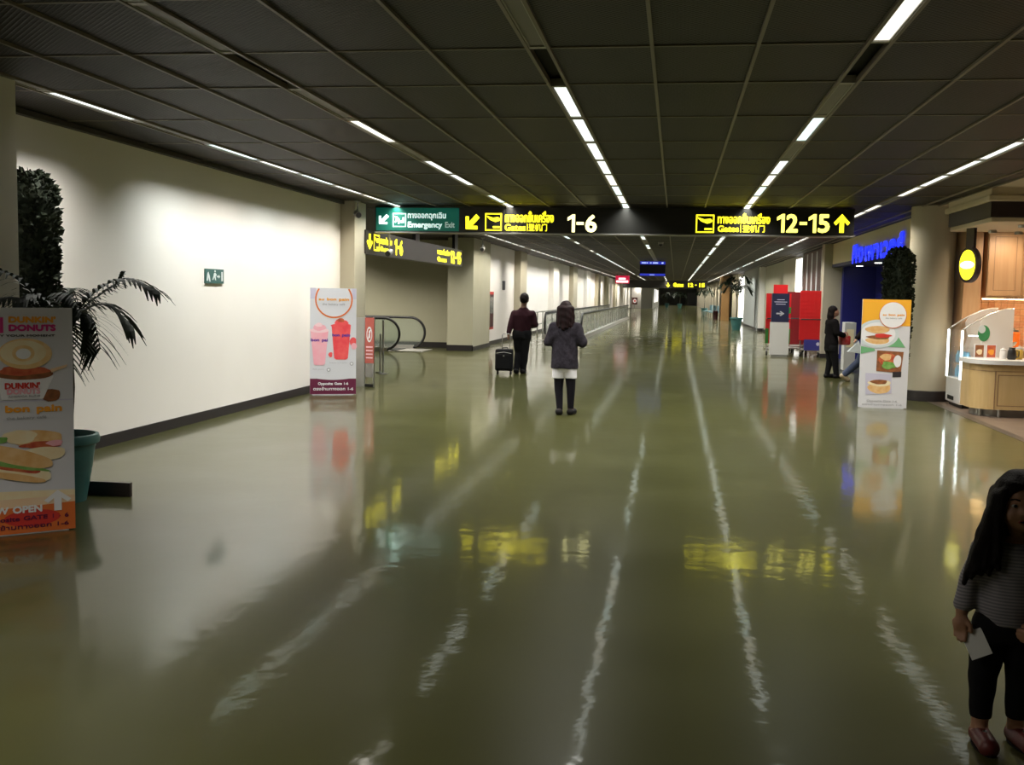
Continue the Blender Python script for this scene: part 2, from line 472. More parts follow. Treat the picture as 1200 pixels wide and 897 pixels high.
# ------------------------------------------------------------------ signed-distance figures (people, hair, cloth)
def smin(a, b, k):
    if k <= 0: return np.minimum(a, b)
    h = np.clip(0.5 + 0.5 * (b - a) / k, 0, 1)
    return b * (1 - h) + a * h - k * h * (1 - h)
def d_cap(P, a, b, ra, rb):
    a = np.array(a, float); b = np.array(b, float); ba = b - a
    t = np.clip(((P - a) @ ba) / max(ba @ ba, 1e-9), 0, 1)
    return np.linalg.norm(P - a - t[..., None] * ba, axis=-1) - (ra + (rb - ra) * t)
def d_ell(P, c, r):
    q = (P - np.array(c)) / np.array(r); n = np.linalg.norm(q, axis=-1)
    return (n - 1) * min(r)
def d_loft(P, secs):
    z = np.array([s[0] for s in secs]); o = np.argsort(z); z = z[o]
    A = np.array(secs, float)[o]
    f = lambda j: np.interp(P[..., 2], z, A[:, j])
    q = np.sqrt(((P[..., 0] - f(1)) / f(3)) ** 2 + ((P[..., 1] - f(2)) / f(4)) ** 2)
    d = (q - 1) * np.minimum(f(3), f(4))
    return np.maximum(d, np.maximum(z[0] - P[..., 2], P[..., 2] - z[-1]))
def eval_prims(P, prims, k):
    d = None
    for p in prims:
        if p[0] == 'cap': e = d_cap(P, *p[1:])
        elif p[0] == 'ell': e = d_ell(P, *p[1:])
        elif p[0] == 'loft': e = d_loft(P, p[1])
        elif p[0] == 'path':
            e = None
            pts, rad = p[1], p[2]
            for i in range(len(pts) - 1):
                c = d_cap(P, pts[i], pts[i + 1], rad[i], rad[i + 1]); e = c if e is None else np.minimum(e, c)
        d = e if d is None else smin(d, e, k)
    return d
def bounds(prims):
    pts = []
    for p in prims:
        if p[0] == 'cap':
            for c, r in ((p[1], p[3]), (p[2], p[4])): pts += [np.array(c) - r, np.array(c) + r]
        elif p[0] == 'ell': pts += [np.array(p[1]) - p[2], np.array(p[1]) + p[2]]
        elif p[0] == 'loft':
            for s in p[1]: pts += [np.array((s[1] - s[3], s[2] - s[4], s[0])), np.array((s[1] + s[3], s[2] + s[4], s[0]))]
        elif p[0] == 'path':
            for c, r in zip(p[1], p[2]): pts += [np.array(c) - r, np.array(c) + r]
    a = np.array(pts); return a.min(0), a.max(0)
def sdf_obj(name, groups, res, m, parent, k=0.03, wrinkle=0.0, wfreq=30, cut=None):
    """groups: list of (prims, k) joined smoothly; naive surface nets"""
    allp = [p for g in groups for p in g[0]]
    lo, hi = bounds(allp); lo = lo - 3 * res; hi = hi + 3 * res
    n = np.ceil((hi - lo) / res).astype(int) + 1
    ax = [lo[i] + res * np.arange(n[i]) for i in range(3)]
    P = np.stack(np.meshgrid(*ax, indexing='ij'), -1)
    d = None
    for prims, kk in groups:
        e = eval_prims(P, prims, kk); d = e if d is None else smin(d, e, k)
    if wrinkle:
        d = d + wrinkle * (np.sin(P[..., 0] * wfreq + 3 * np.sin(P[..., 2] * 9)) * np.sin(P[..., 1] * wfreq * .8 + 1) * .6
                           + .6 * np.sin(P[..., 2] * wfreq * .9 + 4 * np.sin(P[..., 0] * 12 + P[..., 1] * 9)))
    if cut is not None: d = np.maximum(d, cut(P))
    V, F = surface_nets(d, lo, res)
    me = bpy.data.meshes.new(name)
    me.vertices.add(len(V)); me.vertices.foreach_set('co', V.ravel())
    me.loops.add(F.size); me.loops.foreach_set('vertex_index', F.ravel().astype(np.int32))
    me.polygons.add(len(F)); me.polygons.foreach_set('loop_start', np.arange(0, F.size, 4, dtype=np.int32))
    me.update(calc_edges=True)
    me.materials.append(MATS[m])
    me.polygons.foreach_set('use_smooth', [True] * len(F))
    me.validate()
    return link(name, me, parent)
def surface_nets(d, lo, res):
    s = d < 0
    nx, ny, nz = d.shape
    corners = [(i, j, k) for i in (0, 1) for j in (0, 1) for k in (0, 1)]
    sl = lambda A, c: A[c[0]:nx - 1 + c[0], c[1]:ny - 1 + c[1], c[2]:nz - 1 + c[2]]
    cnt = sum(sl(s, c).astype(int) for c in corners)
    act = (cnt > 0) & (cnt < 8)
    idx = -np.ones(act.shape, int); I = np.argwhere(act); idx[act] = np.arange(len(I))
    acc = np.zeros((len(I), 3)); num = np.zeros(len(I))
    D = {c: sl(d, c)[act] for c in corners}
    for a in corners:
        for ax in range(3):
            if a[ax] == 0:
                b = list(a); b[ax] = 1; b = tuple(b)
                da, db = D[a], D[b]; m = (da < 0) != (db < 0)
                t = np.where(m, da / np.where(m, da - db, 1), 0)
                p = np.tile(np.array(a, float), (len(I), 1)); p[:, ax] += t
                acc[m] += p[m]; num[m] += 1
    V = lo + res * (I + acc / num[:, None])
    F = []
    for ax in range(3):
        u, v = (ax + 1) % 3, (ax + 2) % 3
        sh = [slice(1, -1)] * 3; sh[ax] = slice(0, d.shape[ax] - 1)
        sh2 = list(sh); sh2[ax] = slice(1, d.shape[ax])
        A = s[tuple(sh)]; B = s[tuple(sh2)]
        for flip in (False, True):
            M = (A & ~B) if not flip else (~A & B)
            E = np.argwhere(M)
            if not len(E): continue
            off = np.ones(3, int); off[ax] = 0; E = E + off
            du = np.zeros(3, int); du[u] = 1; dv = np.zeros(3, int); dv[v] = 1
            q = [E - du - dv, E - dv, E, E - du]
            q = [idx[tuple(x.T)] for x in q]
            if flip: q = q[::-1]
            F.append(np.stack(q, 1))
    return V, np.concatenate(F)

# ------------------------------------------------------------------ the hall
ZC = 3.10
XL = -5.61
YEND = 215.0
fl = struct(box('floor', 'floor', -14, 4.02, -6, YEND, -0.1, 0.0), 'polished green vinyl floor of the long hall')
bf = struct(box('floor', 'brown_floor', 4.14, 14, -6, 18.0, -0.1, 0.002), 'brown tiled floor of the cafe')
struct(box('trim_1', 'brown_border', 4.02, 4.14, -6, 18.0, -0.1, 0.003), 'dark floor border along the cafe')
struct(box('floor', 'floor', 4.02, 14, 18.0, YEND, -0.1, 0.0), 'green vinyl floor of the shop side')

# ceiling: solid deck, grid bars, mesh tiles
ceil = box('ceiling', 'plenum', -14, 14, -6, YEND, 3.17, 3.27)
struct(ceil, 'dark mesh tile ceiling with light grid bars')
ROWX = [-4.86, -2.86, -0.875, 1.13, 3.14]
SLOT = 0.065
CR = [-5.8, -4.4, -3.0, -1.6, -0.2, 1.2, 2.6, 4.0, 5.4, 6.63, 7.77, 9.2, 10.65]
while CR[-1] < YEND: CR.append(CR[-1] + 1.4)
colx = [(XL, -4.925)]
for i in range(4):
    a = ROWX[i] + SLOT; b = ROWX[i + 1] - SLOT; wd = (b - a) / 3
    for j in range(3): colx.append((a + wd * j, a + wd * (j + 1)))
colx += [(3.205, 3.83), (3.83, 4.05)]
tile_cache = {}
def tile_mesh(wd, ln):
    k = (round(wd, 3), round(ln, 3))
    if k not in tile_cache:
        tile_cache[k] = MB().box(-wd / 2 + .008, wd / 2 - .008, -ln / 2 + .008, ln / 2 - .008, 0, 0.018).mesh('ceiling_tile', 'ceiling_mesh')
    return tile_cache[k]
far = MB(); rnd = random.Random(4)
for r in range(len(CR) - 1):
    y0, y1 = CR[r], CR[r + 1]
    for ci, (x0, x1) in enumerate(colx):
        if 3.9 < y0 < 31.5:
            o = link('ceiling_tile', tile_mesh(x1 - x0, y1 - y0), ceil, loc=((x0 + x1) / 2, (y0 + y1) / 2, ZC + rnd.uniform(0.004, 0.010)))
        else:
            far.box(x0 + .008, x1 - .008, y0 + .008, y1 - .008, ZC + .006, ZC + .02)
o = far.build('ceiling_tiles_far', 'ceiling_mesh', ceil); o['kind'] = 'stuff'
# recess ceiling and shop-side ceiling beyond the near bays
mb = MB(); mb.box(-14, XL, 17.9, 31.5, ZC + .005, ZC + .02); mb.box(4.05, 14, 18.0, YEND, ZC + .005, ZC + .02)
o = mb.build('ceiling_tiles_far', 'ceiling_mesh', ceil); o['kind'] = 'stuff'
bars = sorted(set([round(c[0], 3) for c in colx[1:]] + [round(c[1], 3) for c in colx]))
for x in bars:
    MB().box(x - .011, x + .011, -6, YEND, ZC - .012, ZC + .03).build('grid_bar', 'tbar', ceil)
segs = [(XL, ROWX[0] - SLOT)] + [(ROWX[i] + SLOT, ROWX[i + 1] - SLOT) for i in range(4)] + [(ROWX[4] + SLOT, 4.05)]
farb = MB()
for y in CR:
    t = MB() if 3.9 < y < 45 else farb
    for a, b in segs: t.box(a, b, y - .012, y + .012, ZC + .001, ZC + .03)
    if t is not farb: t.build('cross_bar', 'tbar', ceil)
o = farb.build('cross_bars_far', 'tbar', ceil); o['kind'] = 'stuff'

# ceiling lights
LROW = ['ceiling row next to the white wall', 'second ceiling row from the white wall', 'middle ceiling row of the hall',
        'ceiling row on the cafe side of the middle', 'ceiling row nearest the cafe']
near = {  # slot start -> state per row: L lit, o off, - empty
    0: {5.4: 'o', 6.63: 'o', 7.77: 'L', 9.2: 'o'},
    1: {5.4: 'o', 6.63: '-', 7.77: 'o', 9.2: 'L', 10.65: 'o', 12.05: 'L', 13.45: 'L', 14.85: 'o', 16.25: 'L'},
    2: {5.4: 'o', 6.63: '-'},
    3: {5.4: 'L', 6.63: '-', 7.77: 'o', 9.2: 'L', 10.65: 'o'},
    4: {5.4: 'L', 6.63: 'o', 7.77: 'L', 9.2: 'L', 16.25: 'o'}}
LSHORT = ['row next to the white wall', 'second row from the white wall', 'middle ceiling row', 'second row from the cafe', 'row nearest the cafe']
SIGNROW = max(i for i, c in enumerate(CR) if c < 18.3)
NUM = ['', 'one slot'] + [n + ' slots' for n in ('two', 'three', 'four', 'five', 'six', 'seven', 'eight', 'nine', 'ten', 'eleven', 'twelve', 'thirteen')]
lm_cache = {}
def light_meshes(ln, state, tone):
    k = (round(ln, 2), state, tone)
    if k not in lm_cache:
        h = MB(); a, b = -ln / 2 + .015, ln / 2 - .015
        h.box(-.058, -.045, a, b, -.004, .05); h.box(.045, .058, a, b, -.004, .05)
        h.box(-.045, .045, a, a + .05, -.004, .05); h.box(-.045, .045, b - .05, b, -.004, .05)
        h.box(-.045, .045, a + .05, b - .05, .04, .05)
        d = MB(); d.box(-.045, .045, a + .05, b - .05, .004, .012)
        lm_cache[k] = (h.mesh('housing', 'fixture_metal'), d.mesh('diffuser', tone if state == 'L' else 'fixture_off'))
    return lm_cache[k]
lamp_cache = {}
def lamp_data(tone, ln, gain=1.0):
    k = (tone, round(ln, 2), gain)
    if k not in lamp_cache:
        d = bpy.data.lights.new('louvre_lamp', 'AREA'); d.shape = 'RECTANGLE'; d.size = .085; d.size_y = ln - .16
        d.energy = gain * LAMP_W * max(1.0, ln / 1.4) * (1.6 if ln > 2 else 1); d.spread = math.radians(131)
        d.color = {'tube_cool': (1.0, .97, .91), 'tube_warm': (1.0, .94, .83), 'tube_blue': (.96, 1.0, .97)}[tone]
        lamp_cache[k] = d
    return lamp_cache[k]
rnd = random.Random(11)
prob = [.93, .62, .42, .88, .8]
farl = MB()
def nearest(d, y):
    for k in d:
        if abs(k - y) < 0.05: return d[k]
for r in range(len(CR) - 1):
    y0, y1 = CR[r], CR[r + 1]
    if y0 < -5 or y0 > 150: continue
    for i, x in enumerate(ROWX):
        st = nearest(near[i], y0)
        if st is None:
            if y0 < 5: st = 'L' if (i, round(y0, 1)) in ((1, 2.6), (1, 1.2), (0, 1.2), (2, -3.0)) else 'o'
            elif y0 < 18: st = 'L'
            else: st = 'L' if rnd.random() < prob[i] else 'o'
        tone = rnd.choice(['tube_cool', 'tube_warm', 'tube_cool', 'tube_blue'])
        if st == '-': continue
        if y0 < 70:
            hm, dm = light_meshes(y1 - y0, st, tone)
            word = 'lit white fluorescent strip light' if st == 'L' else 'unlit grey fluorescent strip light'
            k = r - SIGNROW
            word = word.replace(' fluorescent', '').replace('white ', '').replace('grey ', '')
            if k == 0: lab = '%s right behind the long gate sign, %s' % (word, LSHORT[i])
            elif -13 < k < 0: lab = '%s %s before the long gate sign, %s' % (word, NUM[-k], LSHORT[i])
            elif 0 < k < 11: lab = '%s %s beyond the long gate sign, %s' % (word, NUM[k], LSHORT[i])
            else: lab = '%s far from the long gate sign, %s' % (word, LSHORT[i])
            t = thing('ceiling_light', lab, 'ceiling light', (x, (y0 + y1) / 2, ZC), 0,
                      '%s lights of the %s' % ('lit' if st == 'L' else 'unlit', LROW[i]))
            link('housing', hm, t); link('diffuser', dm, t)
            if st == 'L':
                o = bpy.data.objects.new('louvre_lamp', lamp_data(tone, y1 - y0)); COL.objects.link(o); o.parent = t; o.location = (0, 0, -.006)
        elif st == 'L':
            farl.box(x - .045, x + .045, y0 + .05, y1 - .05, ZC, ZC + .02)
o = farl.build('ceiling_lights_far', 'tube_warm'); o['kind'] = 'stuff'
for i in (0, 2, 4):
    for k in range(15):
        e = bpy.data.objects.new('louvre_lamp', lamp_data('tube_warm', 4.2)); COL.objects.link(e); e.parent = o; e.location = (ROWX[i], 74 + 8.4 * k, ZC - .01)
tag(o, 'distant fluorescent strips of the ceiling at the far end of the hall', 'ceiling light')

for k, (x, y) in enumerate(((-7.6, 27.6), (-9.6, 28.4))):  # unseen fixtures, added with stronger lamps to brighten the dark escalator recess
    t = thing('ceiling_light', 'lit strip light in the ceiling of the escalator recess, %s the opening' % ['nearer', 'farther from'][k], 'ceiling light', (x, y, ZC), 0, 'lights of the escalator recess')
    hm, dm = light_meshes(1.4, 'L', 'tube_warm'); link('housing', hm, t); link('diffuser', dm, t)
    o = bpy.data.objects.new('louvre_lamp', lamp_data('tube_warm', 1.401, 3.0)); COL.objects.link(o); o.parent = t; o.location = (0, 0, -.006)
# left wall
def wall(name, m, x0, x1, y0, y1, z0=0.0, z1=3.2, label=None, parent=None):
    o = box(name, m, x0, x1, y0, y1, z0, z1, parent)
    return struct(o, label) if not parent else o
def baseboard(name, x0, x1, y0, y1, h=0.115):
    return struct(box(name, 'baseboard', x0, x1, y0, y1, 0, h))
wall('wall_left', 'wall', XL - .3, XL, -6, 17.45, label='long white plaster wall of the hall')
struct(box('trim_2', 'brown_trim', XL, XL + .07, 7.4, 17.45, 3.05, 3.098), 'dark brown trim along the top of the white wall')
baseboard('baseboard_left', XL, XL + .015, -6, 17.45)
p = wall('pillar', 'wall', XL, -4.88, 7.0, 7.4, label='white plaster pillar beside the columnar shrub')
baseboard('baseboard_left', XL, -4.865, 6.985, 7.415)
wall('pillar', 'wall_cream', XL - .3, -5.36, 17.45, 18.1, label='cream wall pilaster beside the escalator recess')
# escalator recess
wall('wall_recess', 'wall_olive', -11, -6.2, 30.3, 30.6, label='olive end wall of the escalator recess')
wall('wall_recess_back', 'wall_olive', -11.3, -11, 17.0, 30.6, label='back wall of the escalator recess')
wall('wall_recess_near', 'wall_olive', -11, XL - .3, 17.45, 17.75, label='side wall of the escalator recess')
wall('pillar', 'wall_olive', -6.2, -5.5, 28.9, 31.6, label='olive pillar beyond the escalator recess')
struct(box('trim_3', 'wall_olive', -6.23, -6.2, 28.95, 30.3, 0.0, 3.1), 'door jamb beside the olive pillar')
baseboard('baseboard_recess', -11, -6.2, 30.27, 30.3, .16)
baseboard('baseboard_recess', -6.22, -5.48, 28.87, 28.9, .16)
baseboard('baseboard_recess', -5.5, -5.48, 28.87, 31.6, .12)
# wall beyond the recess with pilasters
wall('wall_left', 'wall', -6.0, -5.68, 31.6, 138, label='white wall of the hall beyond the escalators')
baseboard('baseboard_left', -5.68, -5.66, 31.6, 138)
for y, wd, m in ((37.6, 1.6, 'wall_cream'), (48.0, 2.2, 'wall'), (57.4, 2.4, 'wall_cream'), (66.5, 2.4, 'wall'), (76, 2.6, 'wall_cream'), (86, 3, 'wall_olive'), (98, 3, 'wall_cream'), (112, 3, 'wall')):
    wall('pillar', m, -5.68, -5.45, y, y + wd, label='wall pilaster beside the moving walkway')
# far end
wall('pillar', 'wall', -5.7, -4.4, 140, 141, label='white pier at the far end of the hall')
wall('wall_far_left', 'grey_wall', -4.4, -2.9, 139, 190, label='grey wall at the far end of the hall')
for y in (150, 162, 174): struct(box('window_1', 'window_lit', -2.92, -2.86, y, y + 3.2, 0.75, 2.6), 'bright window at the far end')
wall('wall_far', 'grey_wall', -6, 8, 205, 206, label='far end wall of the hall')
struct(box('door_1', 'p_white', 2.2, 4.2, 204.9, 205, 0, 2.4), 'pale doorway in the far end wall')
struct(box('door_2', 'sign_black', 0.6, 1.9, 204.9, 205, 0, 2.3), 'dark doorway in the far end wall')

# right side of the hall
XR = 4.22
wall('pillar', 'wall_cream', 3.98, 4.46, 30.2, 30.75, label='cream square pillar beside the luggage trolleys')
baseboard('baseboard_right', 3.965, 4.475, 30.185, 30.765)
# slatted wall: frame, brown panels between white slats
sw = wall('wall_right', 'slat_brown', XR + .01, XR + .3, 30.75, 37.3, label='brown panelled wall with white upright slats')
for i in range(6):
    y = 31.2 + i * 1.2
    box('slat', 'p_white', XR, XR + .012, y, y + .26, 0.12, 3.05, sw)
struct(box('window_2', 'window_lit', XR + .02, XR + .08, 37.4, 39.6, 0.3, 3.0), 'bright tall window beyond the luggage trolleys')
struct(box('trim_4', 'p_white', XR, XR + .2, 37.3, 37.4, 0, 3.1))
wall('wall_right', 'wall_cream', XR, XR + .3, 39.6, 43.8, label='cream wall panel beside the bright window')
wall('wall_right', 'wall_olive', XR + .04, XR + .3, 43.8, 53.0, label='olive wall panel beyond the cream panel')
baseboard('baseboard_right', XR - .015, XR, 39.6, 53.0)
wall('pillar', 'wall', 4.0, 4.5, 53.0, 53.6, label='white square pillar near the potted palm')
baseboard('baseboard_right', 3.985, 4.515, 52.985, 53.6, .14)
wall('wall_right', 'grey_wall', 3.95, 4.3, 53.6, 64.0, label='grey partition behind the potted palm')
struct(box('trim_5', 'brown_trim', 3.93, 3.95, 54.6, 54.72, 0.1, 2.5))
baseboard('baseboard_right', 3.93, 3.95, 53.6, 64.0, .14)
struct(box('window_3', 'window_lit', 3.98, 4.05, 64.1, 69.5, 0.2, 2.9), 'bright window behind the potted palm')
wall('wall_right', 'wall_cream', 3.9, 4.3, 69.5, 76.0, label='cream wall beyond the bright window')
wall('pillar', 'column_tan', 3.2, 3.75, 77.0, 80.5, label='tan timber column far down the hall')
wall('wall_right', 'wall', 3.9, 4.3, 80.5, 92.0, label='white wall beyond the tan column')
struct(box('window_4', 'window_lit', 3.95, 4.05, 92, 99, 0.2, 2.8), 'bright window far down the hall')
wall('wall_right', 'wall_cream', 3.9, 4.3, 99, 205, label='cream wall at the far end of the hall')

wall('wall_cafe_far', 'wall_cream', 9.0, 9.3, -6, 18.6, label='cream side wall of the cafe area')
wall('wall_back', 'wall_olive', -6, 9.3, -6.3, -6, label='white wall across the start of the hall')
# round column
mb = MB(); mb.lathe([(.35, 0.0), (.35, 3.12)], (4.07, 18.12, 0), 40)
o = mb.build('pillar', 'wall_cream', smooth=True); struct(o, 'round cream column beside the cafe')
mb = MB(); mb.lathe([(.362, 0.0), (.362, .16), (.35, .17)], (4.07, 18.12, 0), 40)
struct(mb.build('baseboard_right', 'baseboard', smooth=True))

# blue shop: fascia, walls, ceiling downlights
fa = struct(box('wall_shop', 'fascia', 4.2, 4.4, 18.5, 30.2, 2.55, 3.12), 'cream fascia over the blue shop front')
struct(box('trim_6', 'navy', 4.19, 4.42, 18.5, 30.2, 2.47, 2.55), 'dark edge under the cream fascia')
struct(box('wall_shop_back', 'blue_wall', 5.3, 5.5, 18.5, 30.2, 0, 2.6), 'deep blue back wall of the shop')
struct(box('wall_shop_end', 'blue_wall', 4.46, 5.3, 29.9, 30.2, 0, 2.6), 'deep blue end wall of the shop')
struct(box('wall_shop_soffit', 'navy', 4.42, 5.3, 18.5, 29.9, 2.50, 2.6), 'dark soffit of the shop')
for k, (y, x) in enumerate(((29.2, 4.75), (26.6, 4.75), (22.7, 4.75))):
    t = thing('downlight', 'small round downlight in the soffit of the blue shop', 'downlight', (x, y, 2.50), 0, 'downlights of the blue shop')
    MB().lathe([(.10, -.012), (.10, 0), (.085, .0)], n=20).build('rim', 'steel', t)
    MB().lathe([(.082, -.016), (.082, -.010)], n=20).build('lens', 'downlight', t)

# ------------------------------------------------------------------ overhead signs
def arrow_pts(x0, x1, z0, z1, ang):
    """arrow outline pointing up, turned by ang, fitted to a rectangle"""
    base = [(-.14, -.5), (.14, -.5), (.14, .12), (.36, -.10), (.5, .04), (0, .52), (-.5, .04), (-.36, -.10), (-.14, .12)]
    ca, sa = math.cos(ang), math.sin(ang)
    q = [(x * ca - z * sa, x * sa + z * ca) for x, z in base]
    lx, hx = min(p[0] for p in q), max(p[0] for p in q); lz, hz = min(p[1] for p in q), max(p[1] for p in q)
    return [(x0 + (x - lx) / (hx - lx) * (x1 - x0), z0 + (z - lz) / (hz - lz) * (z1 - z0)) for x, z in q]
def flat(name, pts, y, m, parent):
    return MB().prism([(x, y, z) for x, z in pts], (0, -.003, 0)).build(name, m, parent)
def frame_pts(mb, x0, x1, z0, z1, t, y):
    for a, b, c, d in ((x0, x1, z1 - t, z1), (x0, x1, z0, z0 + t), (x0, x0 + t, z0 + t, z1 - t), (x1 - t, x1, z0 + t, z1 - t)):
        mb.box(a, b, y - .003, y, c, d)
def plane_icon(parent, x0, x1, z0, z1, y, m, name='gate_pictogram'):
    mb = MB(); t = (x1 - x0) * .07
    frame_pts(mb, x0, x1, z0, z1, t, y)
    w_, h_ = x1 - x0, z1 - z0; P = lambda u, v: (x0 + u * w_, y, z0 + v * h_)
    mb.prism([P(.10, .80), (P(.10, .86)), P(.45, .74), P(.78, .78), P(.90, .68), P(.86, .58), P(.62, .50), P(.30, .62)], (0, -.003, 0))
    mb.prism([P(.48, .16), P(.88, .16), P(.88, .26), P(.48, .26)], (0, -.003, 0))
    return mb.build(name, m, parent)
def exit_icon(parent, x0, x1, z0, z1, y, m):
    mb = MB(); t = (x1 - x0) * .06
    frame_pts(mb, x0, x1, z0, z1, t, y)
    w_, h_ = x1 - x0, z1 - z0; P = lambda u, v: (x0 + u * w_, y, z0 + v * h_)
    mb.prism([P(.12, .80), P(.30, .78), P(.52, .55), P(.50, .22), P(.40, .22), P(.36, .48), P(.22, .30), P(.14, .32), P(.26, .58)], (0, -.003, 0))
    mb.prism([P(.58, .30), P(.86, .30), P(.86, .70), P(.74, .70), P(.70, .45), P(.58, .45)], (0, -.003, 0))
    return mb.build('exit_pictogram', m, parent)
THAI_EXIT = '\u0e17\u0e32\u0e07\u0e2d\u0e2d\u0e01\u0e09\u0e38\u0e01\u0e40\u0e09\u0e34\u0e19'.replace('\u0e09\u0e38', '\u0e09\u0e38')
THAI_GATE = '\u0e17\u0e32\u0e07\u0e2d\u0e2d\u0e01\u0e02\u0e36\u0e49\u0e19\u0e40\u0e04\u0e23\u0e37\u0e48\u0e2d\u0e07'
CN_GATE = '\u767b\u673a\u95e8'
S1 = {'green': (-5.229, -3.749, 2.665, 3.06), 'arr1': (-5.182, -4.998, 2.772, 2.950), 'icon1': (-4.930, -4.691, 2.730, 2.967),
      'thai1': (-4.661, -3.982, 2.845, 2.985), 'em': (-4.659, -3.823, 2.69, 2.823), 'arr2': (-3.634, -3.388, 2.697, 2.961),
      'icon2': (-3.290, -2.999, 2.679, 2.978), 'thai2': (-2.941, -2.099, 2.822, 3.018), 'gates2': (-2.945, -2.582, 2.679, 2.796),
      'cn2': (-2.530, -2.213, 2.678, 2.802), 'n16': (-1.862, -1.360, 2.664, 2.966), 'icon3': (0.299, 0.602, 2.676, 2.978),
      'thai3': (0.655, 1.511, 2.830, 3.006), 'gates3': (0.661, 1.010, 2.694, 2.800), 'cn3': (1.066, 1.427, 2.690, 2.810),
      'n1215': (1.624, 2.473, 2.691, 2.998), 'arr3': (2.535, 2.792, 2.697, 3.002)}
def numerals(name, s_, x0, x1, z0, z1, y, m, parent, bold):
    wd = {'1': .52, '-': .50}; tot = sum(wd.get(c, .80) for c in s_) + .10 * (len(s_) - 1); u = (x1 - x0) / tot; x = x0; h = z1 - z0
    for c in s_:
        w_ = wd.get(c, .80) * u
        if c == '1':
            b = .42 * w_ if w_ < .3 else .34 * w_
            MB().prism([(px, y, pz_) for px, pz_ in ((x + w_ - b, z0), (x + w_, z0), (x + w_, z1), (x + w_ - b * .8, z1), (x, z1 - .17 * h), (x, z1 - .36 * h), (x + w_ - b, z1 - .24 * h))], (0, -.003, 0)).build(name, m, parent)
        elif c == '-': box(name, m, x, x + w_, y - .003, y, z0 + h * .42, z0 + h * .58, parent)
        else: text(name, c, x, x + w_, z0, z1, y, m, parent, bold)
        x += w_ + .10 * u
t = thing('gate_sign', 'long black overhead sign with emergency exit, gates 1-6 and 12-15', 'sign', (0, 18.3, 0))
box('sign_box', 'sign_black', -5.25, 2.86, 0, .32, 2.645, 3.085, t)
MB().box(-5.26, 2.87, -.006, .33, 2.63, 2.648).build('bottom_rail', 'sign_rim', t)
y = -.002
g = S1['green']; box('green_panel', 'sign_green', g[0], g[1], y - .004, y, g[2], g[3], t)
y2 = y - .0045
flat('arrow', arrow_pts(*S1['arr1'], 3 * PI / 4), y2, 'lit_white', t)
exit_icon(t, *S1['icon1'], y2, 'lit_white')
text('lettering', THAI_EXIT, *S1['thai1'], y2 - .001, 'lit_white', t, .0035)
e = S1['em']; xm = e[0] + (e[1] - e[0]) * .735
text('lettering', 'Emergency', e[0], xm, e[2], e[3], y2 - .001, 'lit_white', t, .0045)
text('lettering', 'Exit', xm + .05, e[1], e[2] + .032, e[3], y2 - .001, 'dim_white', t, .004)
flat('arrow', arrow_pts(*S1['arr2'], 3 * PI / 4), y, 'lit_yellow', t)
for n in ('2', '3'):
    plane_icon(t, *S1['icon' + n], y, 'lit_yellow')
    text('lettering', THAI_GATE, *S1['thai' + n], y - .001, 'lit_yellow', t, .005)
    text('lettering', 'Gates', *S1['gates' + n], y - .001, 'lit_yellow', t, .004)
    c = S1['cn' + n]; xb = S1['gates' + n][1] + .022
    box('divider_bar', 'lit_yellow', xb, xb + .012, y - .003, y, c[2], c[3], t)
    text('lettering', CN_GATE, *c, y - .001, 'lit_yellow', t, .0015)
numerals('numeral', '1-6', *S1['n16'], y - .001, 'lit_cream', t, .013)
numerals('numeral', '12-15', *S1['n1215'], y - .001, 'lit_pale', t, .013)
flat('arrow', arrow_pts(*S1['arr3'], 0), y, 'lit_yellow', t)

# sign over the escalator recess (faces the hall)
t = thing('gate_sign', 'dark grey gate sign with yellow lettering above the escalator opening', 'sign', (-5.33, 0, 0), PI / 2)
box('sign_box', 'sign_grey_black', 18.02, 22.25, 0, .18, 2.25, 2.66, t)
box('sign_box', 'sign_grey_black', 22.25, 26.45, 0, .18, 2.25, 2.66, t)
for a in (19.2, 21.8, 25.8): box('hanger', 'black', a, a + .34, .05, .12, 2.66, 3.11, t)
y = -.003
flat('arrow', arrow_pts(18.06, 18.42, 2.33, 2.60, PI), y, 'lit_yellow', t)
plane_icon(t, 18.50, 18.86, 2.32, 2.61, y, 'lit_yellow')
text('lettering', THAI_GATE, 18.92, 19.72, 2.46, 2.60, y, 'lit_yellow', t, .004)
text('lettering', 'Gates', 18.92, 19.5, 2.33, 2.42, y, 'lit_yellow', t, .004)
numerals('numeral', '1-6', 19.92, 20.54, 2.30, 2.60, y, 'lit_yellow', t, .014)
text('lettering', THAI_GATE, 23.63, 24.95, 2.46, 2.60, y, 'lit_yellow', t, .005)
text('lettering', 'Gates', 23.63, 24.6, 2.30, 2.41, y, 'lit_yellow', t, .006)
numerals('numeral', '12-15', 25.03, 26.31, 2.30, 2.60, y, 'lit_yellow', t, .016)

# second overhead sign far down the hall, red advertising sign, blue screen
t = thing('gate_sign', 'distant black overhead sign with yellow gate numbers', 'sign', (0, 100, 0))
box('sign_box', 'sign_black', -4.9, 2.85, 0, .35, 2.36, 3.08, t)
for k, (a, b) in enumerate(((-.9, -.55), (-.25, .70), (1.1, 1.58), (1.74, 1.88), (2.12, 2.62))):
    s_ = ['\u2193', 'Gates', '12', '-', '15'][k]
    if k == 0: flat('arrow', arrow_pts(a, b, 2.45, 2.85, PI), -.003, 'lit_yellow', t)
    elif k == 3: box('dash', 'lit_yellow', a, b, -.01, -.002, 2.66, 2.74, t)
    else: text('lettering', s_, a, b, 2.5, 2.88, -.004, 'lit_yellow', t, .03)
t = thing('red_sign', 'small illuminated red hanging sign with white lines above the walkway', 'sign', (-3.7, 75, 0))
box('sign_box', 'ad_red', -.48, .48, 0, .12, 2.45, 3.0, t)
box('white_line', 'ad_white', -.26, .22, -.01, -.002, 2.72, 2.84, t)
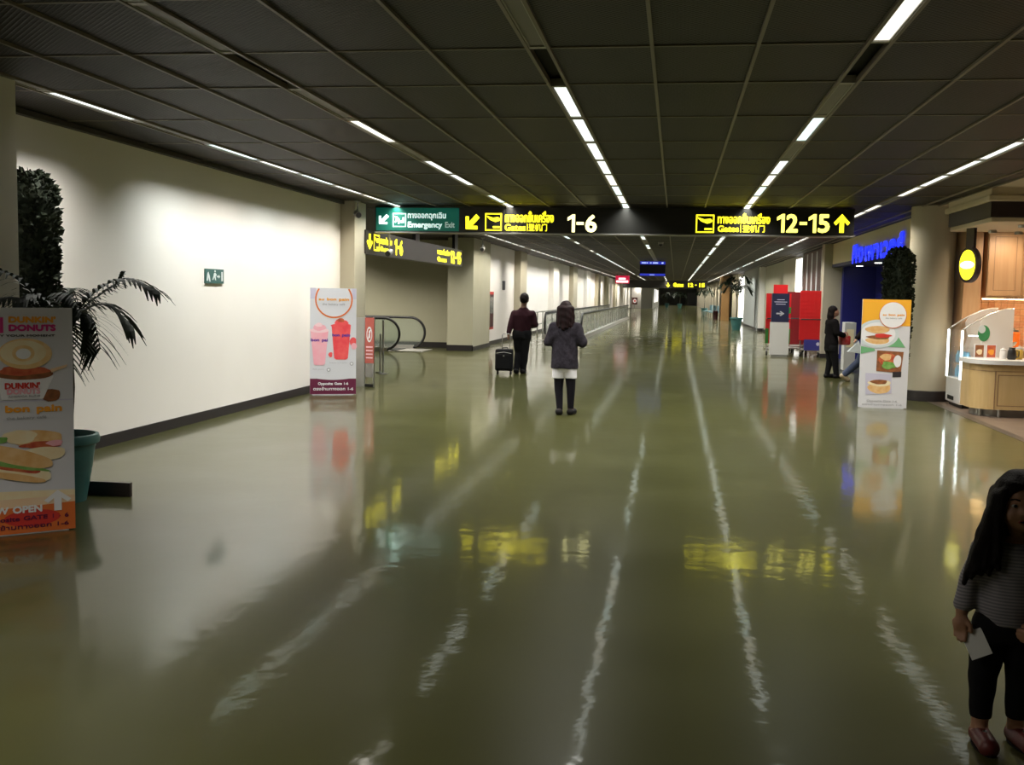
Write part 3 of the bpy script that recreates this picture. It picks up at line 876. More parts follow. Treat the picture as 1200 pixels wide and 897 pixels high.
box('white_line', 'ad_white', -.42, .40, -.01, -.002, 2.52, 2.66, t)
for x in (-.35, .35): box('hanger', 'black', x - .02, x + .02, .04, .08, 3.0, 3.10, t)
t = thing('flight_screen', 'blue and black flight information screen hanging from the ceiling', 'screen', (-.98, 45, 0))
box('screen_body', 'screen_dark', -.53, .53, 0, .14, 2.44, 3.05, t)
box('blue_header', 'screen_blue', -.52, .52, -.006, -.001, 2.92, 3.045, t)
box('blue_footer', 'screen_blue', -.52, .52, -.006, -.001, 2.45, 2.54, t)
for a, b in ((-.46, -.28), (-.26, -.2), (-.12, -.05), (0, .22), (.36, .44)): box('header_word', 'screen_white', a, b, -.010, -.007, 2.955, 3.01, t)
box('footer_word', 'screen_white', -.12, .08, -.010, -.007, 2.475, 2.50, t)
for x in (-.3, .3): box('hanger', 'black', x - .02, x + .02, .04, .08, 3.05, 3.10, t)
t = thing('dome_camera', 'small dark dome camera on the ceiling before the flight screen', 'camera', (-.45, 30, 3.1))
MB().lathe([(.07, -.06), (.08, 0)], n=16).build('mount', 'cctv', t); MB().sphere((0, 0, -.07), .06).build('dome', 'cctv_dark', t, smooth=True)

# running-man exit sign on the white wall
t = thing('exit_sign', 'small dark green running-man exit sign on the white wall', 'sign', (XL, 12.44, 1.66), PI / 2)
box('plate', 'exit_green', -.26, .26, -.02, 0, 0, .175, t)
P = Print(-.0205)
P.p([(-.24, .03), (-.20, .03), (-.185, .07), (-.16, .02), (-.125, .02), (-.15, .09), (-.185, .14), (-.215, .12)], 'exit_mark')
P.p([(-.08, .045), (-.05, .04), (-.02, .08), (0, .045), (.03, .035), (.015, .09), (.05, .10), (.04, .115), (0, .135), (-.035, .12), (-.045, .09)], 'exit_mark')
P.p(ell(0.0, .15, .022, .012, 12), 'exit_mark')
P.p([(.05, .075), (.10, .075), (.10, .06), (.15, .085), (.10, .11), (.10, .095), (.05, .095)], 'exit_mark')
P.rect(.18, .225, .03, .145, 'exit_mark')
P.build('pictogram', t)

# ------------------------------------------------------------------ advertising boards
def board(name, label, loc, rotz, wd, ht, face='board_white', th=.03):
    t = thing(name, label, 'sign board', loc, rotz, 'standing poster boards')
    box('panel', face, -wd / 2, wd / 2, 0, th, .012, ht, t)
    mb = MB(); mb.box(-wd / 2 + .04, wd / 2 - .04, -.0, .26, 0, .012); mb.build('foot_plate', 'board_edge', t)
    mb = MB()
    for x in (-wd / 2 + .08, wd / 2 - .08):
        mb.tube([(x, th, ht * .62), (x, .24, .012)], .008, 6)
    mb.build('rear_strut', 'board_edge', t)
    return t
# 1: doughnut and sandwich poster by the plants
A = Vector((-4.31, 6.03, 0)); B = Vector((-3.865, 6.42, 0)); W1 = (B - A).length; H1 = 1.455
t = board('poster_board', 'tall white poster board with doughnut cup and sandwich beside the teal plant pot', tuple((A + B) / 2), math.atan2((B - A).y, (B - A).x), W1, H1)
wx = lambda u: -W1 / 2 + u * W1          # u 0..1 across
pz = lambda v: H1 * (1 - v)              # v 0..1 down
P = Print(-.0005); P.rect(wx(0), wx(1), pz(.41), pz(.405), 'p_lilac'); P.build('printed_line', t)
P = Print(-.001)
P.p([(wx(.0), pz(.84)), (wx(1), pz(.84)), (wx(1), pz(.815)), (wx(0), pz(.80))], 'p_cream')
P.rect(wx(0), wx(1), .015, pz(.84), 'p_fade')
P.p([(wx(0), pz(.885)), (wx(1), pz(.87)), (wx(1), pz(.995)), (wx(0), pz(.995))][::-1], 'p_redorange')
P.p(ell(wx(.56), pz(.93), .17, .055, 20), 'p_red')
P.build('printed_background', t)
P = Print(-.005)
text_y = -.006
# cup logo, brand lettering
P.p([(wx(.10), pz(.052)), (wx(.25), pz(.038)), (wx(.31), pz(.04)), (wx(.31), pz(.105)), (wx(.27), pz(.11)), (wx(.25), pz(.112)), (wx(.12), pz(.115))], 'p_grey')
P.p([(wx(.12), pz(.06)), (wx(.25), pz(.05)), (wx(.25), pz(.104)), (wx(.14), pz(.108))], 'p_white')
P.p([(wx(.27), pz(.042)), (wx(.31), pz(.042)), (wx(.31), pz(.108)), (wx(.27), pz(.11))], 'p_magenta')
P.t("DUNKIN'", wx(.36), wx(.83), pz(.066), pz(.036), 'p_orange', .004)
P.t('DONUTS', wx(.36), wx(.83), pz(.102), pz(.072), 'p_magenta', .004)
P.t('ENJOY YOUR MOMENT', wx(.12), wx(.82), pz(.128), pz(.116), 'p_black', .0012)
P.build('brand_lettering', t)
P = Print(-.005)
P.p(ell(wx(.07), pz(.375), .05, .035, 18, wob=.05), 'p_brown')
P.p(ell(wx(.76), pz(.385), .065, .04, 18, wob=.06), 'p_brown')
P.p([(wx(.28), pz(.40)), (wx(.69), pz(.40)), (wx(.80), pz(.30)), (wx(.22), pz(.285))], 'p_white')
P.p(ell(wx(.51), pz(.29), .175, .035, 30, wob=.03), 'p_brown')
P.p(ell(wx(.50), pz(.275), .15, .03, 30, wob=.08, seed=3), 'p_meat')
P.p([(wx(.22), pz(.28)), (wx(.05), pz(.262)), (wx(.02), pz(.25)), (wx(.24), pz(.262))], 'p_fade')
P.p([(wx(.78), pz(.285)), (wx(.93), pz(.262)), (wx(.94), pz(.25)), (wx(.76), pz(.27))], 'p_fade')
P.p(ell(wx(.52), pz(.20), .158, .098, 40), 'p_donut')
P.p(ell(wx(.50), pz(.195), .135, .078, 40), 'p_cream')
P.p(ell(wx(.50), pz(.198), .066, .052, 30), 'p_donut')
P.p(ell(wx(.50), pz(.200), .044, .034, 30), 'p_white')
P.t("DUNKIN'", wx(.31), wx(.66), pz(.355), pz(.325), 'p_red', .003)
P.t('DONUTS', wx(.33), wx(.66), pz(.378), pz(.350), 'p_pink', .003)
P.t('AMERICA RUNS', wx(.34), wx(.66), pz(.39), pz(.382), 'p_grey', .001)
P.build('doughnut_picture', t)
P = Print(-.005)
P.t('au bon pain', wx(.10), wx(.88), pz(.468), pz(.425), 'p_orange', .005)
P.t('the bakery caf\u00e9', wx(.32), wx(.72), pz(.492), pz(.475), 'p_grey', .001)
P.build('bakery_lettering', t)
P = Print(-.005)
P.p(ell(wx(.60), pz(.575), .17, .055, 30, wob=.04, rot=-.05), 'p_bread')
P.p(ell(wx(.45), pz(.565), .10, .045, 24, wob=.06, seed=2), 'p_cream')
P.p(ell(wx(.25), pz(.575), .05, .02, 16, wob=.1), 'p_green')
P.p(ell(wx(.66), pz(.605), .12, .022, 24, wob=.1, seed=5), 'p_meat')
P.p(ell(wx(.80), pz(.60), .05, .02, 14, wob=.1), 'p_pink')
P.p(ell(wx(.68), pz(.645), .14, .045, 24, wob=.05), 'p_cream')
P.p(ell(wx(.38), pz(.715), .24, .055, 30, wob=.04, rot=-.25), 'p_cream')
P.p(ell(wx(.36), pz(.695), .20, .026, 30, wob=.09, seed=6, rot=-.22), 'p_meat')
P.p(ell(wx(.34), pz(.683), .22, .022, 30, wob=.10, seed=4, rot=-.25), 'p_green')
P.p(ell(wx(.40), pz(.650), .24, .052, 30, wob=.03, rot=-.30), 'p_bread')
P.p(ell(wx(.40), pz(.742), .19, .022, 24, wob=.03, rot=-.22), 'p_bread')
P.build('sandwich_picture', t)
P = Print(-.005)
P.t('NOW OPEN', wx(.02), wx(.66), pz(.905), pz(.872), 'p_white', .004)
P.t('Opposite GATE 1 - 6', wx(.06), wx(.93), pz(.945), pz(.918), 'p_maroon', .002)
P.t('\u0e15\u0e23\u0e07\u0e02\u0e49\u0e32\u0e21\u0e17\u0e32\u0e07\u0e2d\u0e2d\u0e01 1-6', wx(.06), wx(.93), pz(.975), pz(.952), 'p_maroon', .0015)
P.p(arrow_pts(wx(.68), wx(.96), pz(.905), pz(.812), 0), 'p_white')
P.build('footer_lettering', t)

# 2: smoothie poster by the white wall
A = Vector((-5.47, 15.56, 0)); B = Vector((-4.83, 15.84, 0)); W1 = (B - A).length; H1 = 1.635
t = board('poster_board', 'white poster board with two pink smoothies standing by the white wall', tuple((A + B) / 2), math.atan2((B - A).y, (B - A).x), W1, H1)
P = Print(-.001)
P.rect(wx(0), wx(1), .015, pz(.845), 'p_maroon')
P.p([(wx(0), pz(.835))] + [(wx(u / 10), pz(.835 + .022 * math.sin(PI * u / 10))) for u in range(1, 10)] + [(wx(1), pz(.835)), (wx(1), pz(.80)), (wx(0), pz(.80))], 'board_white')
P.build('printed_background', t)
for a, b in ((0, .12), (.9, 1)):
    P = Print(-.001); P.rect(wx(a), wx(b), pz(.10), pz(0), 'p_lilac'); P.build('printed_corner', t)
P = Print(-.005)
def arc_ring(P, cx, cz, r0, r1, m, zmax):
    n = 60; P.k += 1; y = P.y - .0005 * P.k; i = P.mi(m)
    for k in range(n):
        a, b = 2 * PI * k / n, 2 * PI * (k + 1) / n
        q = [(cx + r * math.cos(s), cz + r * math.sin(s)) for r, s in ((r0, a), (r1, a), (r1, b), (r0, b))]
        if all(z <= zmax for _, z in q): P.mb.poly([(x, y, z) for x, z in q], i)
arc_ring(P, wx(.51), pz(.105), .262, .285, 'p_redorange', H1 - .002)
P.t('au bon pain', wx(.18), wx(.84), pz(.125), pz(.088), 'p_orange', .004)
P.t('the bakery caf\u00e9', wx(.26), wx(.75), pz(.165), pz(.138), 'p_grey', .0015)
P.build('bakery_lettering', t)
def smoothie(cx, w0, w1, z0, z1, body, word, nm):
    P = Print(-.005)
    P.p([(cx - w0, z0 + .02), (cx - w0 * .7, z0), (cx + w0 * .7, z0), (cx + w0, z0 + .02), (cx + w1, z1), (cx - w1, z1)], body)
    P.p(ell(cx, z1 + .01, w1 * 1.06, .035, 24, wob=.03), 'p_pinklight' if body == 'p_pink' else body)
    P.p(ell(cx, z1 + .055, w1 * .72, .05, 24, wob=.06, seed=3), body)
    P.p(ell(cx - .01, z1 + .095, w1 * .4, .03, 20, wob=.1, seed=5), 'p_pinklight' if body == 'p_pink' else 'p_meat')
    zm = z0 + (z1 - z0) * .72
    P.t(word, cx - w1 * .95, cx + w1 * .95, zm - .028, zm + .034, 'p_violet', .005)
    P.build(nm, t)
smoothie(wx(.20), .085, .135, pz(.72), pz(.40), 'p_pink', 'bon pai', 'pink_smoothie_picture')
P = Print(-.004); P.p(ell(wx(.93), pz(.50), .05, .075, 20, wob=.05), 'p_strawberry'); P.p(ell(wx(.95), pz(.54), .045, .05, 16), 'p_pink'); P.build('strawberry_picture', t)
P = Print(-.004); P.p(ell(wx(.44), pz(.62), .03, .04, 14, wob=.1), 'p_strawberry')
P.build('strawberry_picture', t)
smoothie(wx(.67), .105, .145, pz(.665), pz(.355), 'p_strawberry', 'bon pain', 'red_smoothie_picture')
P = Print(-.006)
P.t('Strawberry smoothie', wx(.42), wx(.80), pz(.705), pz(.69), 'p_grey'); P.t('Pink guava', wx(.06), wx(.30), pz(.765), pz(.75), 'p_grey')
P.p(ell(wx(.90), pz(.705), .03, .03, 18), 'p_grey'); P.p(ell(wx(.40), pz(.762), .03, .03, 18), 'p_grey')
P.p(ell(wx(.90), pz(.705), .016, .016, 14), 'p_white'); P.p(ell(wx(.40), pz(.762), .016, .016, 14), 'p_white')
P.t('Opposite Gate 1-6', wx(.17), wx(.83), pz(.912), pz(.878), 'p_white', .003)
P.t('\u0e15\u0e23\u0e07\u0e02\u0e49\u0e32\u0e21\u0e17\u0e32\u0e07\u0e2d\u0e2d\u0e01 1-6', wx(.07), wx(.94), pz(.955), pz(.922), 'p_white', .002)
P.build('footer_lettering', t)

# 3: sandwich and salad poster before the cafe column
W1, H1 = .69, 1.615
t = board('poster_board', 'white and orange poster board with burger and salad pictures before the round column', (3.08, 16.4, 0), .02, W1, H1)
P = Print(-.001)
P.rect(wx(0), wx(1), pz(.24), pz(0), 'p_amber')
P.build('printed_background', t)
P = Print(-.003)
P.p([(wx(.0), pz(.43)), (wx(.28), pz(.45)), (wx(.30), pz(.47)), (wx(.0), pz(.50))], 'p_greenleaf')
P.p([(wx(.55), pz(.43)), (wx(.92), pz(.435)), (wx(.70), pz(.30)), (wx(.60), pz(.28))], 'p_greenleaf')
cl = [(max(x, wx(0)), z) for x, z in ell(wx(.34), pz(.315), .30, .21, 44)]
P.p(cl, 'p_plate')
P.p([(max(x, wx(0)), z) for x, z in ell(wx(.34), pz(.315), .25, .17, 40)], 'p_white')
P.p(ell(wx(.34), pz(.375), .17, .055, 26, wob=.03), 'p_bread')
P.p(ell(wx(.36), pz(.345), .165, .03, 26, wob=.08), 'p_brown')
P.p(ell(wx(.44), pz(.33), .12, .03, 22, wob=.1, seed=4), 'p_red')
P.p(ell(wx(.33), pz(.275), .175, .055, 28, wob=.02), 'p_bread')
P.build('burger_picture', t)
P = Print(-.010)
P.p(ell(wx(.63), pz(.142), .195, .195, 44), 'p_redorange'); P.p(ell(wx(.63), pz(.140), .188, .188, 44), 'p_white')
P.t('au bon pain', wx(.42), wx(.87), pz(.155), pz(.128), 'p_orange', .003)
P.t('the bakery caf\u00e9', wx(.48), wx(.82), pz(.180), pz(.162), 'p_grey', .001)
P.build('bakery_lettering', t)
P = Print(-.003)
P.p([(wx(.34), pz(.655)), (wx(.85), pz(.67)), (wx(.89), pz(.475)), (wx(.34), pz(.465))], 'p_brown')
P.p([(wx(.68), pz(.71)), (wx(.86), pz(.705)), (wx(.86), pz(.655)), (wx(.68), pz(.66))], 'p_black')
P.p(ell(wx(.56), pz(.55), .12, .105, 26, wob=.05), 'p_meat'); P.p(ell(wx(.53), pz(.525), .08, .05, 22, wob=.08), 'p_bread')
P.p(ell(wx(.60), pz(.60), .11, .055, 24, wob=.12, seed=3), 'p_green'); P.p(ell(wx(.77), pz(.56), .055, .09, 20, wob=.04), 'p_white')
P.build('salad_picture', t)
P = Print(-.003)
P.p([(wx(.14), pz(.875)), (wx(.68), pz(.86)), (wx(.66), pz(.68)), (wx(.12), pz(.675))], 'p_lilac')
P.p(ell(wx(.42), pz(.81), .165, .085, 28, wob=.03), 'p_bread'); P.p(ell(wx(.42), pz(.765), .165, .05, 28, wob=.03), 'p_cream'); P.p(ell(wx(.41), pz(.755), .12, .035, 24, wob=.08), 'p_brown')
P.build('bread_bowl_picture', t)
P = Print(-.003)
P.t('Opposite Gate 1-6', wx(.17), wx(.80), pz(.945), pz(.92), 'p_grey', .001)
P.t('\u0e15\u0e23\u0e07\u0e02\u0e49\u0e32\u0e21\u0e17\u0e32\u0e07\u0e2d\u0e2d\u0e01 1-6', wx(.08), wx(.90), pz(.972), pz(.952), 'p_grey', .001)
P.build('footer_lettering', t)

# ------------------------------------------------------------------ plants
def leaf_cloud(surface, n, size, seed, mi_choices=1):
    rnd = random.Random(seed); mb = MB()
    for _ in range(n):
        p, nrm = surface(rnd)
        d = Vector((rnd.gauss(0, .5), rnd.gauss(0, .5), rnd.gauss(0, .5))) + nrm
        d.normalize(); s_ = size * rnd.uniform(.6, 1.3)
        side = d.cross(Vector((rnd.gauss(0, 1), rnd.gauss(0, 1), rnd.gauss(0, 1)))).normalized() * s_ * .38
        p = Vector(p); q = p + d * s_; m_ = p + d * s_ * .5; bow = d.cross(side).normalized() * s_ * .12
        mb.add([p, m_ + side + bow, q, m_ - side + bow], [(0, 1, 2, 3)])
    return mb
def topiary(label, loc, r, z0, z1, seed, post=False, n=2600):
    t = thing('columnar_shrub', label, 'shrub', loc)
    h = z1 - z0
    def rad(z):
        u = (z - z0) / h
        return r * (.82 + .25 * math.sin(min(u, 1) * PI * .62)) * (1 if u < .86 else math.sqrt(max(0, 1 - ((u - .86) / .145) ** 2)) * .98 + .02)
    def surf(rn):
        z = z0 + h * rn.random(); a = rn.uniform(0, 2 * PI); q = rad(z) * (.80 + .2 * rn.random())
        nv = Vector((math.cos(a), math.sin(a), .45))
        return (q * math.cos(a), q * math.sin(a), z), nv
    o = leaf_cloud(surf, n, .052, seed).build('foliage', 'leaf_dark', t); o['kind'] = 'stuff'
    zs = [z0 + h * i / 14 for i in range(15)]
    MB().lathe([(max(rad(z) * .84, .01), z) for z in zs], n=18).build('inner_growth', 'leaf_dark', t, smooth=True)
    MB().lathe([(.03, .30), (.025, z0 + .2)], n=8).build('stem', 'stem', t)
    MB().lathe([(.13, 0), (.17, .36), (.19, .37), (.19, .42), (.165, .42), (.16, .37), (.0, .37)], n=24, cap=False).build('pot', 'black', t, smooth=True)
    if post: box('support_board', 'plank', -r * 1.06 - .012, -r * 1.06 + .012, -.04, .04, .3, 2.32, t)
    return t
topiary('tall dark columnar shrub against the white wall behind the palm', (-5.29, 8.2, 0), .195, .55, 2.53, 3, post=True, n=4200)
topiary('dark columnar shrub behind the orange poster board', (3.375, 17.15, 0), .205, .5, 2.40, 5, n=3600)

def frond(base, path, seed, mat_='leaf_palm', nleaf=17, ll=.34, wid=.02, up=.25, parent=None, droop=.55):
    """a palm frond: rachis along path with drooping leaflets on both sides"""
    rnd = random.Random(seed); P = [Vector(p) for p in path]
    def at(u):
        k = u * (len(P) - 1); i = min(int(k), len(P) - 2); f = k - i
        a, b, c, d = P[max(i - 1, 0)], P[i], P[i + 1], P[min(i + 2, len(P) - 1)]
        return 0.5 * ((2 * b) + (c - a) * f + (2 * a - 5 * b + 4 * c - d) * f * f + (3 * b - a - 3 * c + d) * f ** 3)
    mb = MB(); n = 18
    mb.tube([at(i / n) for i in range(n + 1)], [.007 * (1 - .8 * i / n) + .0015 for i in range(n + 1)], 5)
    for i in range(nleaf):
        u = .22 + .78 * i / (nleaf - 1); p = at(u); tn = (at(min(u + .03, 1)) - at(max(u - .03, 0))).normalized()
        sd = tn.cross(Vector((0, 0, 1)));
        if sd.length < .1: sd = Vector((0, 1, 0))
        sd.normalize()
        for s in (-1, 1):
            L = ll * (.55 + .6 * math.sin(PI * min(u * .95, 1))) * rnd.uniform(.8, 1.12)
            dr = (sd * s * .75 + tn * .75 + Vector((0, 0, up * rnd.uniform(.3, 1.2)))).normalized()
            wv = dr.cross(Vector((0, 0, 1))).normalized() * wid
            pts = []
            for k in range(5):
                q = k / 4; c = p + dr * L * q + Vector((0, 0, -droop * L * q * q))
                ww = wv * (.45 + 1.1 * math.sin(PI * (.15 + .7 * q))) * (1 - .75 * q * q)
                pts += [c - ww, c + ww]
            mb.add(pts, [(2 * k, 2 * k + 1, 2 * k + 3, 2 * k + 2) for k in range(4)])
    return mb.build('frond', mat_, parent)
def teal_pot(parent, r=.25, h=.5):
    k = r / .25; hh = h / .5
    MB().lathe([(.165 * k, 0), (.20 * k, .20 * hh), (.204 * k, .21 * hh), (.204 * k, .222 * hh), (.206 * k, .23 * hh), (.206 * k, .242 * hh), (.21 * k, .25 * hh), (.228 * k, .38 * hh), (.23 * k, .40 * hh),
                (.236 * k, .41 * hh), (.236 * k, .425 * hh), (.262 * k, .44 * hh), (.268 * k, .47 * hh), (.258 * k, .50 * hh), (.235 * k, .505 * hh), (.225 * k, .47 * hh), (.22 * k, .44 * hh)], n=40, cap=False).build('pot', 'teal', parent, smooth=True)
    MB().lathe([(.0, .44 * hh), (.222 * k, .44 * hh)], n=30, cap=False).build('soil', 'soil', parent)
t = thing('potted_palm', 'dark green palm in a ribbed teal pot beside the doughnut poster', 'potted plant', (-4.48, 7.28, 0))
teal_pot(t)
MB().tube([(0, 0, .43), (.01, .01, .8), (-.02, .0, 1.15)], [.03, .025, .018], 8).build('stem', 'stem', t, smooth=True)
MB().tube([(.04, .03, .43), (.08, .02, .85), (.09, -.01, 1.22)], [.022, .018, .012], 8).build('stem', 'stem', t, smooth=True)
FR = [
    ([(.05, 0, 1.15), (.16, -.02, 1.42), (.36, -.03, 1.60), (.57, -.04, 1.66), (.78, -.05, 1.58)], .21),
    ([(.05, 0, 1.15), (.14, -.05, 1.34), (.24, -.08, 1.40), (.34, -.12, 1.34), (.40, -.15, 1.16)], .24),
    ([(.04, 0, 1.15), (.10, -.10, 1.30), (.15, -.18, 1.33), (.20, -.26, 1.25), (.22, -.3, 1.08)], .24),
    ([(.04, 0, 1.15), (.12, .05, 1.40), (.28, .10, 1.55), (.38, .12, 1.62), (.42, .14, 1.70)], .12),
    ([(0, 0, 1.15), (-.06, -.12, 1.40), (-.12, -.28, 1.50), (-.18, -.46, 1.50), (-.26, -.58, 1.44)], .20),
    ([(0, 0, 1.15), (-.06, -.16, 1.48), (-.14, -.34, 1.66), (-.24, -.52, 1.72), (-.36, -.66, 1.66)], .20),
    ([(0, 0, 1.15), (-.02, .1, 1.42), (-.06, .24, 1.56), (-.10, .36, 1.56), (-.14, .5, 1.42)], .18),
    ([(0, 0, 1.15), (-.02, -.1, 1.40), (-.06, -.22, 1.52), (-.1, -.34, 1.50), (-.14, -.44, 1.34)], .24),
    ([(.04, 0, 1.15), (.08, -.08, 1.40), (.14, -.14, 1.52), (.22, -.2, 1.53), (.32, -.26, 1.42)], .22),
    ([(.04, 0, 1.15), (.09, .08, 1.36), (.2, .14, 1.46), (.32, .18, 1.44), (.44, .2, 1.32)], .24),
    ([(0, 0, 1.15), (-.04, .12, 1.36), (-.08, .26, 1.40), (-.12, .4, 1.32), (-.16, .5, 1.14)], .22)]
for i, (pth, ll) in enumerate(FR): frond(None, pth, 20 + i, ll=ll, parent=t, nleaf=17, wid=.013)
t = box('floor_plank', 'plank', -5.1, -4.075, 7.52, 7.555, 0, .105); tag(t, 'dark brown plank standing on its edge on the floor beside the teal pot', 'plank')

def hall_palm(label, loc, h, seed, spread=.75, nfr=11):
    t = thing('potted_palm', label, 'potted plant', loc)
    teal_pot(t, .30, .62)
    MB().tube([(0, 0, .5), (.02, 0, h * .45), (0, .01, h * .62)], [.035, .03, .022], 8).build('stem', 'stem', t, smooth=True)
    rn = random.Random(seed)
    for i in range(nfr):
        a = 2 * PI * i / nfr + rn.uniform(-.3, .3); e = rn.uniform(.5, 1.0); c, s = math.cos(a), math.sin(a)
        zb = h * rn.uniform(.50, .64); R = spread * rn.uniform(.75, 1.1); top = h * rn.uniform(.78, 1.0)
        frond(None, [(0, 0, zb), (c * R * .25, s * R * .25, zb + (top - zb) * .7), (c * R * .55, s * R * .55, top), (c * R * .85, s * R * .85, top - .04), (c * R * 1.1, s * R * 1.1, top - .25)],
              seed * 7 + i, ll=.36, parent=t, nleaf=10, wid=.03, droop=.35)
    return t
hall_palm('tall palm in a teal pot beside the grey partition', (3.02, 54.2, 0), 2.65, 4)
hall_palm('bushy palm in a teal pot far down the hall', (2.6, 98.0, 0), 2.6, 6, .7)
hall_palm('palm in a pot in the middle of the far end', (0.6, 150.0, 0), 2.3, 8, .8)
hall_palm('second palm in a pot in the middle of the far end', (-1.2, 156.0, 0), 2.2, 9, .8)

# ------------------------------------------------------------------ escalator corner
t = thing('barrier_panel', 'brushed steel barrier with red prohibition notice beside the smoothie poster', 'barrier', (-5.1, 17.25, 0))
box('steel_panel', 'steel_soft', -.16, -.01, -.02, .02, 0, 1.16, t)
for x in (-.01, .145): MB().tube([(x, 0, 0), (x, 0, 1.17)], .016, 10).build('post', 'steel', t, smooth=True)
box('lower_panel', 'steel_soft', .005, .13, -.01, .01, .16, .42, t)
box('foot', 'black', .0, .14, -.03, .03, 0, .05, t)
nb = box('notice', 'notice_red', -.0, .155, -.03, -.02, .40, 1.16, t)
P = Print(-.0305); P.p(ell(.075, .88, .048, .13, 28), 'p_white'); P.p(ell(.075, .88, .036, .10, 24), 'notice_red')
P.p([(.045, .80), (.06, .79), (.105, .96), (.09, .97)], 'p_white'); P.p(ell(.075, .92, .012, .03, 12), 'p_white'); P.p([(.06, .82), (.09, .82), (.088, .89), (.062, .89)], 'p_white')
for z in (.66, .60, .54, .48): P.rect(.02, .135, z, z + .022, 'p_pinklight')
o = P.build('notice_print', t)
for k, (x, y, h) in enumerate(((-5.70, 20.3, .74), (-5.56, 20.0, 1.02))):
    t = thing('queue_post', ['short thin steel post behind the barrier notice', 'tall thin steel post behind the barrier notice'][k], 'post', (x, y, 0))
    MB().lathe([(.10, 0), (.10, .012), (.02, .025)], n=20).build('base', 'steel', t, smooth=True)
    MB().lathe([(.018, .02), (.018, h)], n=12).build('pole', 'steel', t, smooth=True)
    MB().lathe([(.024, h), (.026, h + .02), (.0, h + .035)], n=12, cap=False).build('cap', 'steel', t, smooth=True)

t = thing('escalator', 'escalator landing with black looped handrails in the recess', 'escalator', (-7.0, 27.6, 0))
box('landing_plate', 'steel_soft', -3.2, .35, .10, 1.45, 0, .02, t)
for k in range(7): box('step', 'rubber', -.75 - .4 * k, -.38 - .4 * k, .25, 1.3, .02, .035, t)
for s, yy in ((0, 0.0), (1, 1.45)):
    x1 = -.25 if s == 0 else .10
    mb = MB(); c = []
    for i in range(25):
        a = -PI / 2 + PI * i / 24; c.append((x1 - .4 + .42 * math.cos(a), yy, .47 + .42 * math.sin(a)))
    path = [(-3.4, yy, .06), (x1 - .4, yy, .05)] + c + [(-3.4, yy, .89)]
    path = [(-3.4, yy, .05)] + c + [(-3.4, yy, .89)]
    mb.tube(path, .035, 8); mb.build('handrail', 'rubber', t, smooth=True)
    g = [(-3.4, yy - .008, .07)] + [(x1 - .4 + .38 * math.cos(-PI / 2 + PI * i / 16), yy - .008, .47 + .38 * math.sin(-PI / 2 + PI * i / 16)) for i in range(17)] + [(-3.4, yy - .008, .85)]
    MB().prism(g, (0, .016, 0)).build('glass_balustrade', 'glass', t)
    box('skirt', 'steel_soft', -3.4, x1 - .3, yy - .06, yy + .06, 0, .12, t)
o = box('warning_sticker', 'jar_yellow', -1.35, -1.1, -.012, -.009, .45, .75, t)

def bullet_camera(label, loc, rotz, drop):
    t = thing('security_camera', label, 'camera', loc, rotz)
    MB().lathe([(.05, drop), (.05, drop - .02), (.016, drop - .03), (.016, .06)], n=12).build('mount', 'cctv', t, smooth=True)
    MB().tube([(0, .14, .02), (0, -.16, -.03)], .055, 14).build('housing', 'cctv', t, smooth=True)
    MB().tube([(0, -.15, -.028), (0, -.175, -.032)], .045, 14).build('lens', 'cctv_dark', t, smooth=True)
bullet_camera('grey security camera high on the cream pilaster', (-5.28, 17.35, 2.88), .4, .22)
bullet_camera('grey security camera hanging before the recess gate sign', (-5.13, 18.8, 2.30), .1, .80)
bullet_camera('grey security camera under the ceiling near the olive pillar', (-5.2, 28.6, 2.80), .1, .30)

t = thing('fire_cabinet', 'narrow red framed fire cabinet on the white wall', 'cabinet', (-5.68, 32.2, .5), PI / 2)
box('frame', 'p_red', -.45, .45, -.12, 0, 0, 1.15, t)
dr = box('door', 'dark_red', -.36, .36, -.135, -.12, .08, 1.07, t)
box('glass_pane', 'glass', -.30, .30, -.142, -.136, .5, 1.0, dr)
t = box('wall_notice', 'p_black', -5.68, -5.66, 35.0, 35.5, 1.72, 2.02); tag(t, 'small dark notice on the white wall above the man', 'notice')
t = box('wall_notice', 'p_redorange', -5.68, -5.665, 32.3, 32.45, 1.75, 2.15); tag(t, 'slim red label above the fire cabinet', 'notice')

# ------------------------------------------------------------------ moving walkway
t = thing('moving_walkway', 'long moving walkway with glass balustrades and black handrails', 'walkway', (-3.95, 38.0, 0))
L = 38.0
box('belt', 'rubber', -.5, .5, .3, L, 0, .02, t)
box('landing_plate', 'steel', -.62, .62, -1.0, .3, 0, .012, t)
for s in (-1, 1):
    x = s * .66
    arc = [(x, .42 - .40 * math.sin(PI * i / 16), .53 - .40 * math.cos(PI * i / 16)) for i in range(17)]
    MB().tube([(x, L, .13)] + arc + [(x, L, .93)], .04, 8).build('handrail', 'rubber', t, smooth=True)
    MB().tube([(x, .5, .90), (x, L, .90)], .03, 8).build('handrail_guide', 'steel', t, smooth=True)
    box('skirt', 'steel_soft', x - .09, x + .09, .15, L, 0, .16, t)
    for k in range(19):
        y0 = .35 + k * 1.98
        MB().box(x - .008, x + .008, y0, y0 + 1.94, .16, .88).build('glass_panel', 'glass', t)
        MB().box(x - .02, x + .02, y0 - .03, y0 + .01, .16, .88).build('upright', 'steel_soft', t)
t = thing('guard_rail', 'low steel guard rail along the white wall before the walkway', 'railing', (-4.95, 37.0, 0))
for k in range(12): MB().tube([(0, k * 1.6, 0), (0, k * 1.6, .95)], .022, 8).build('post', 'steel', t)
for z in (.95, .5): MB().tube([(0, 0, z), (0, 17.6, z)], .022, 8).build('rail', 'steel', t)
t = thing('prohibition_stand', 'small red and white notice stand at the end of the walkway', 'sign', (-4.06, 108, 0))
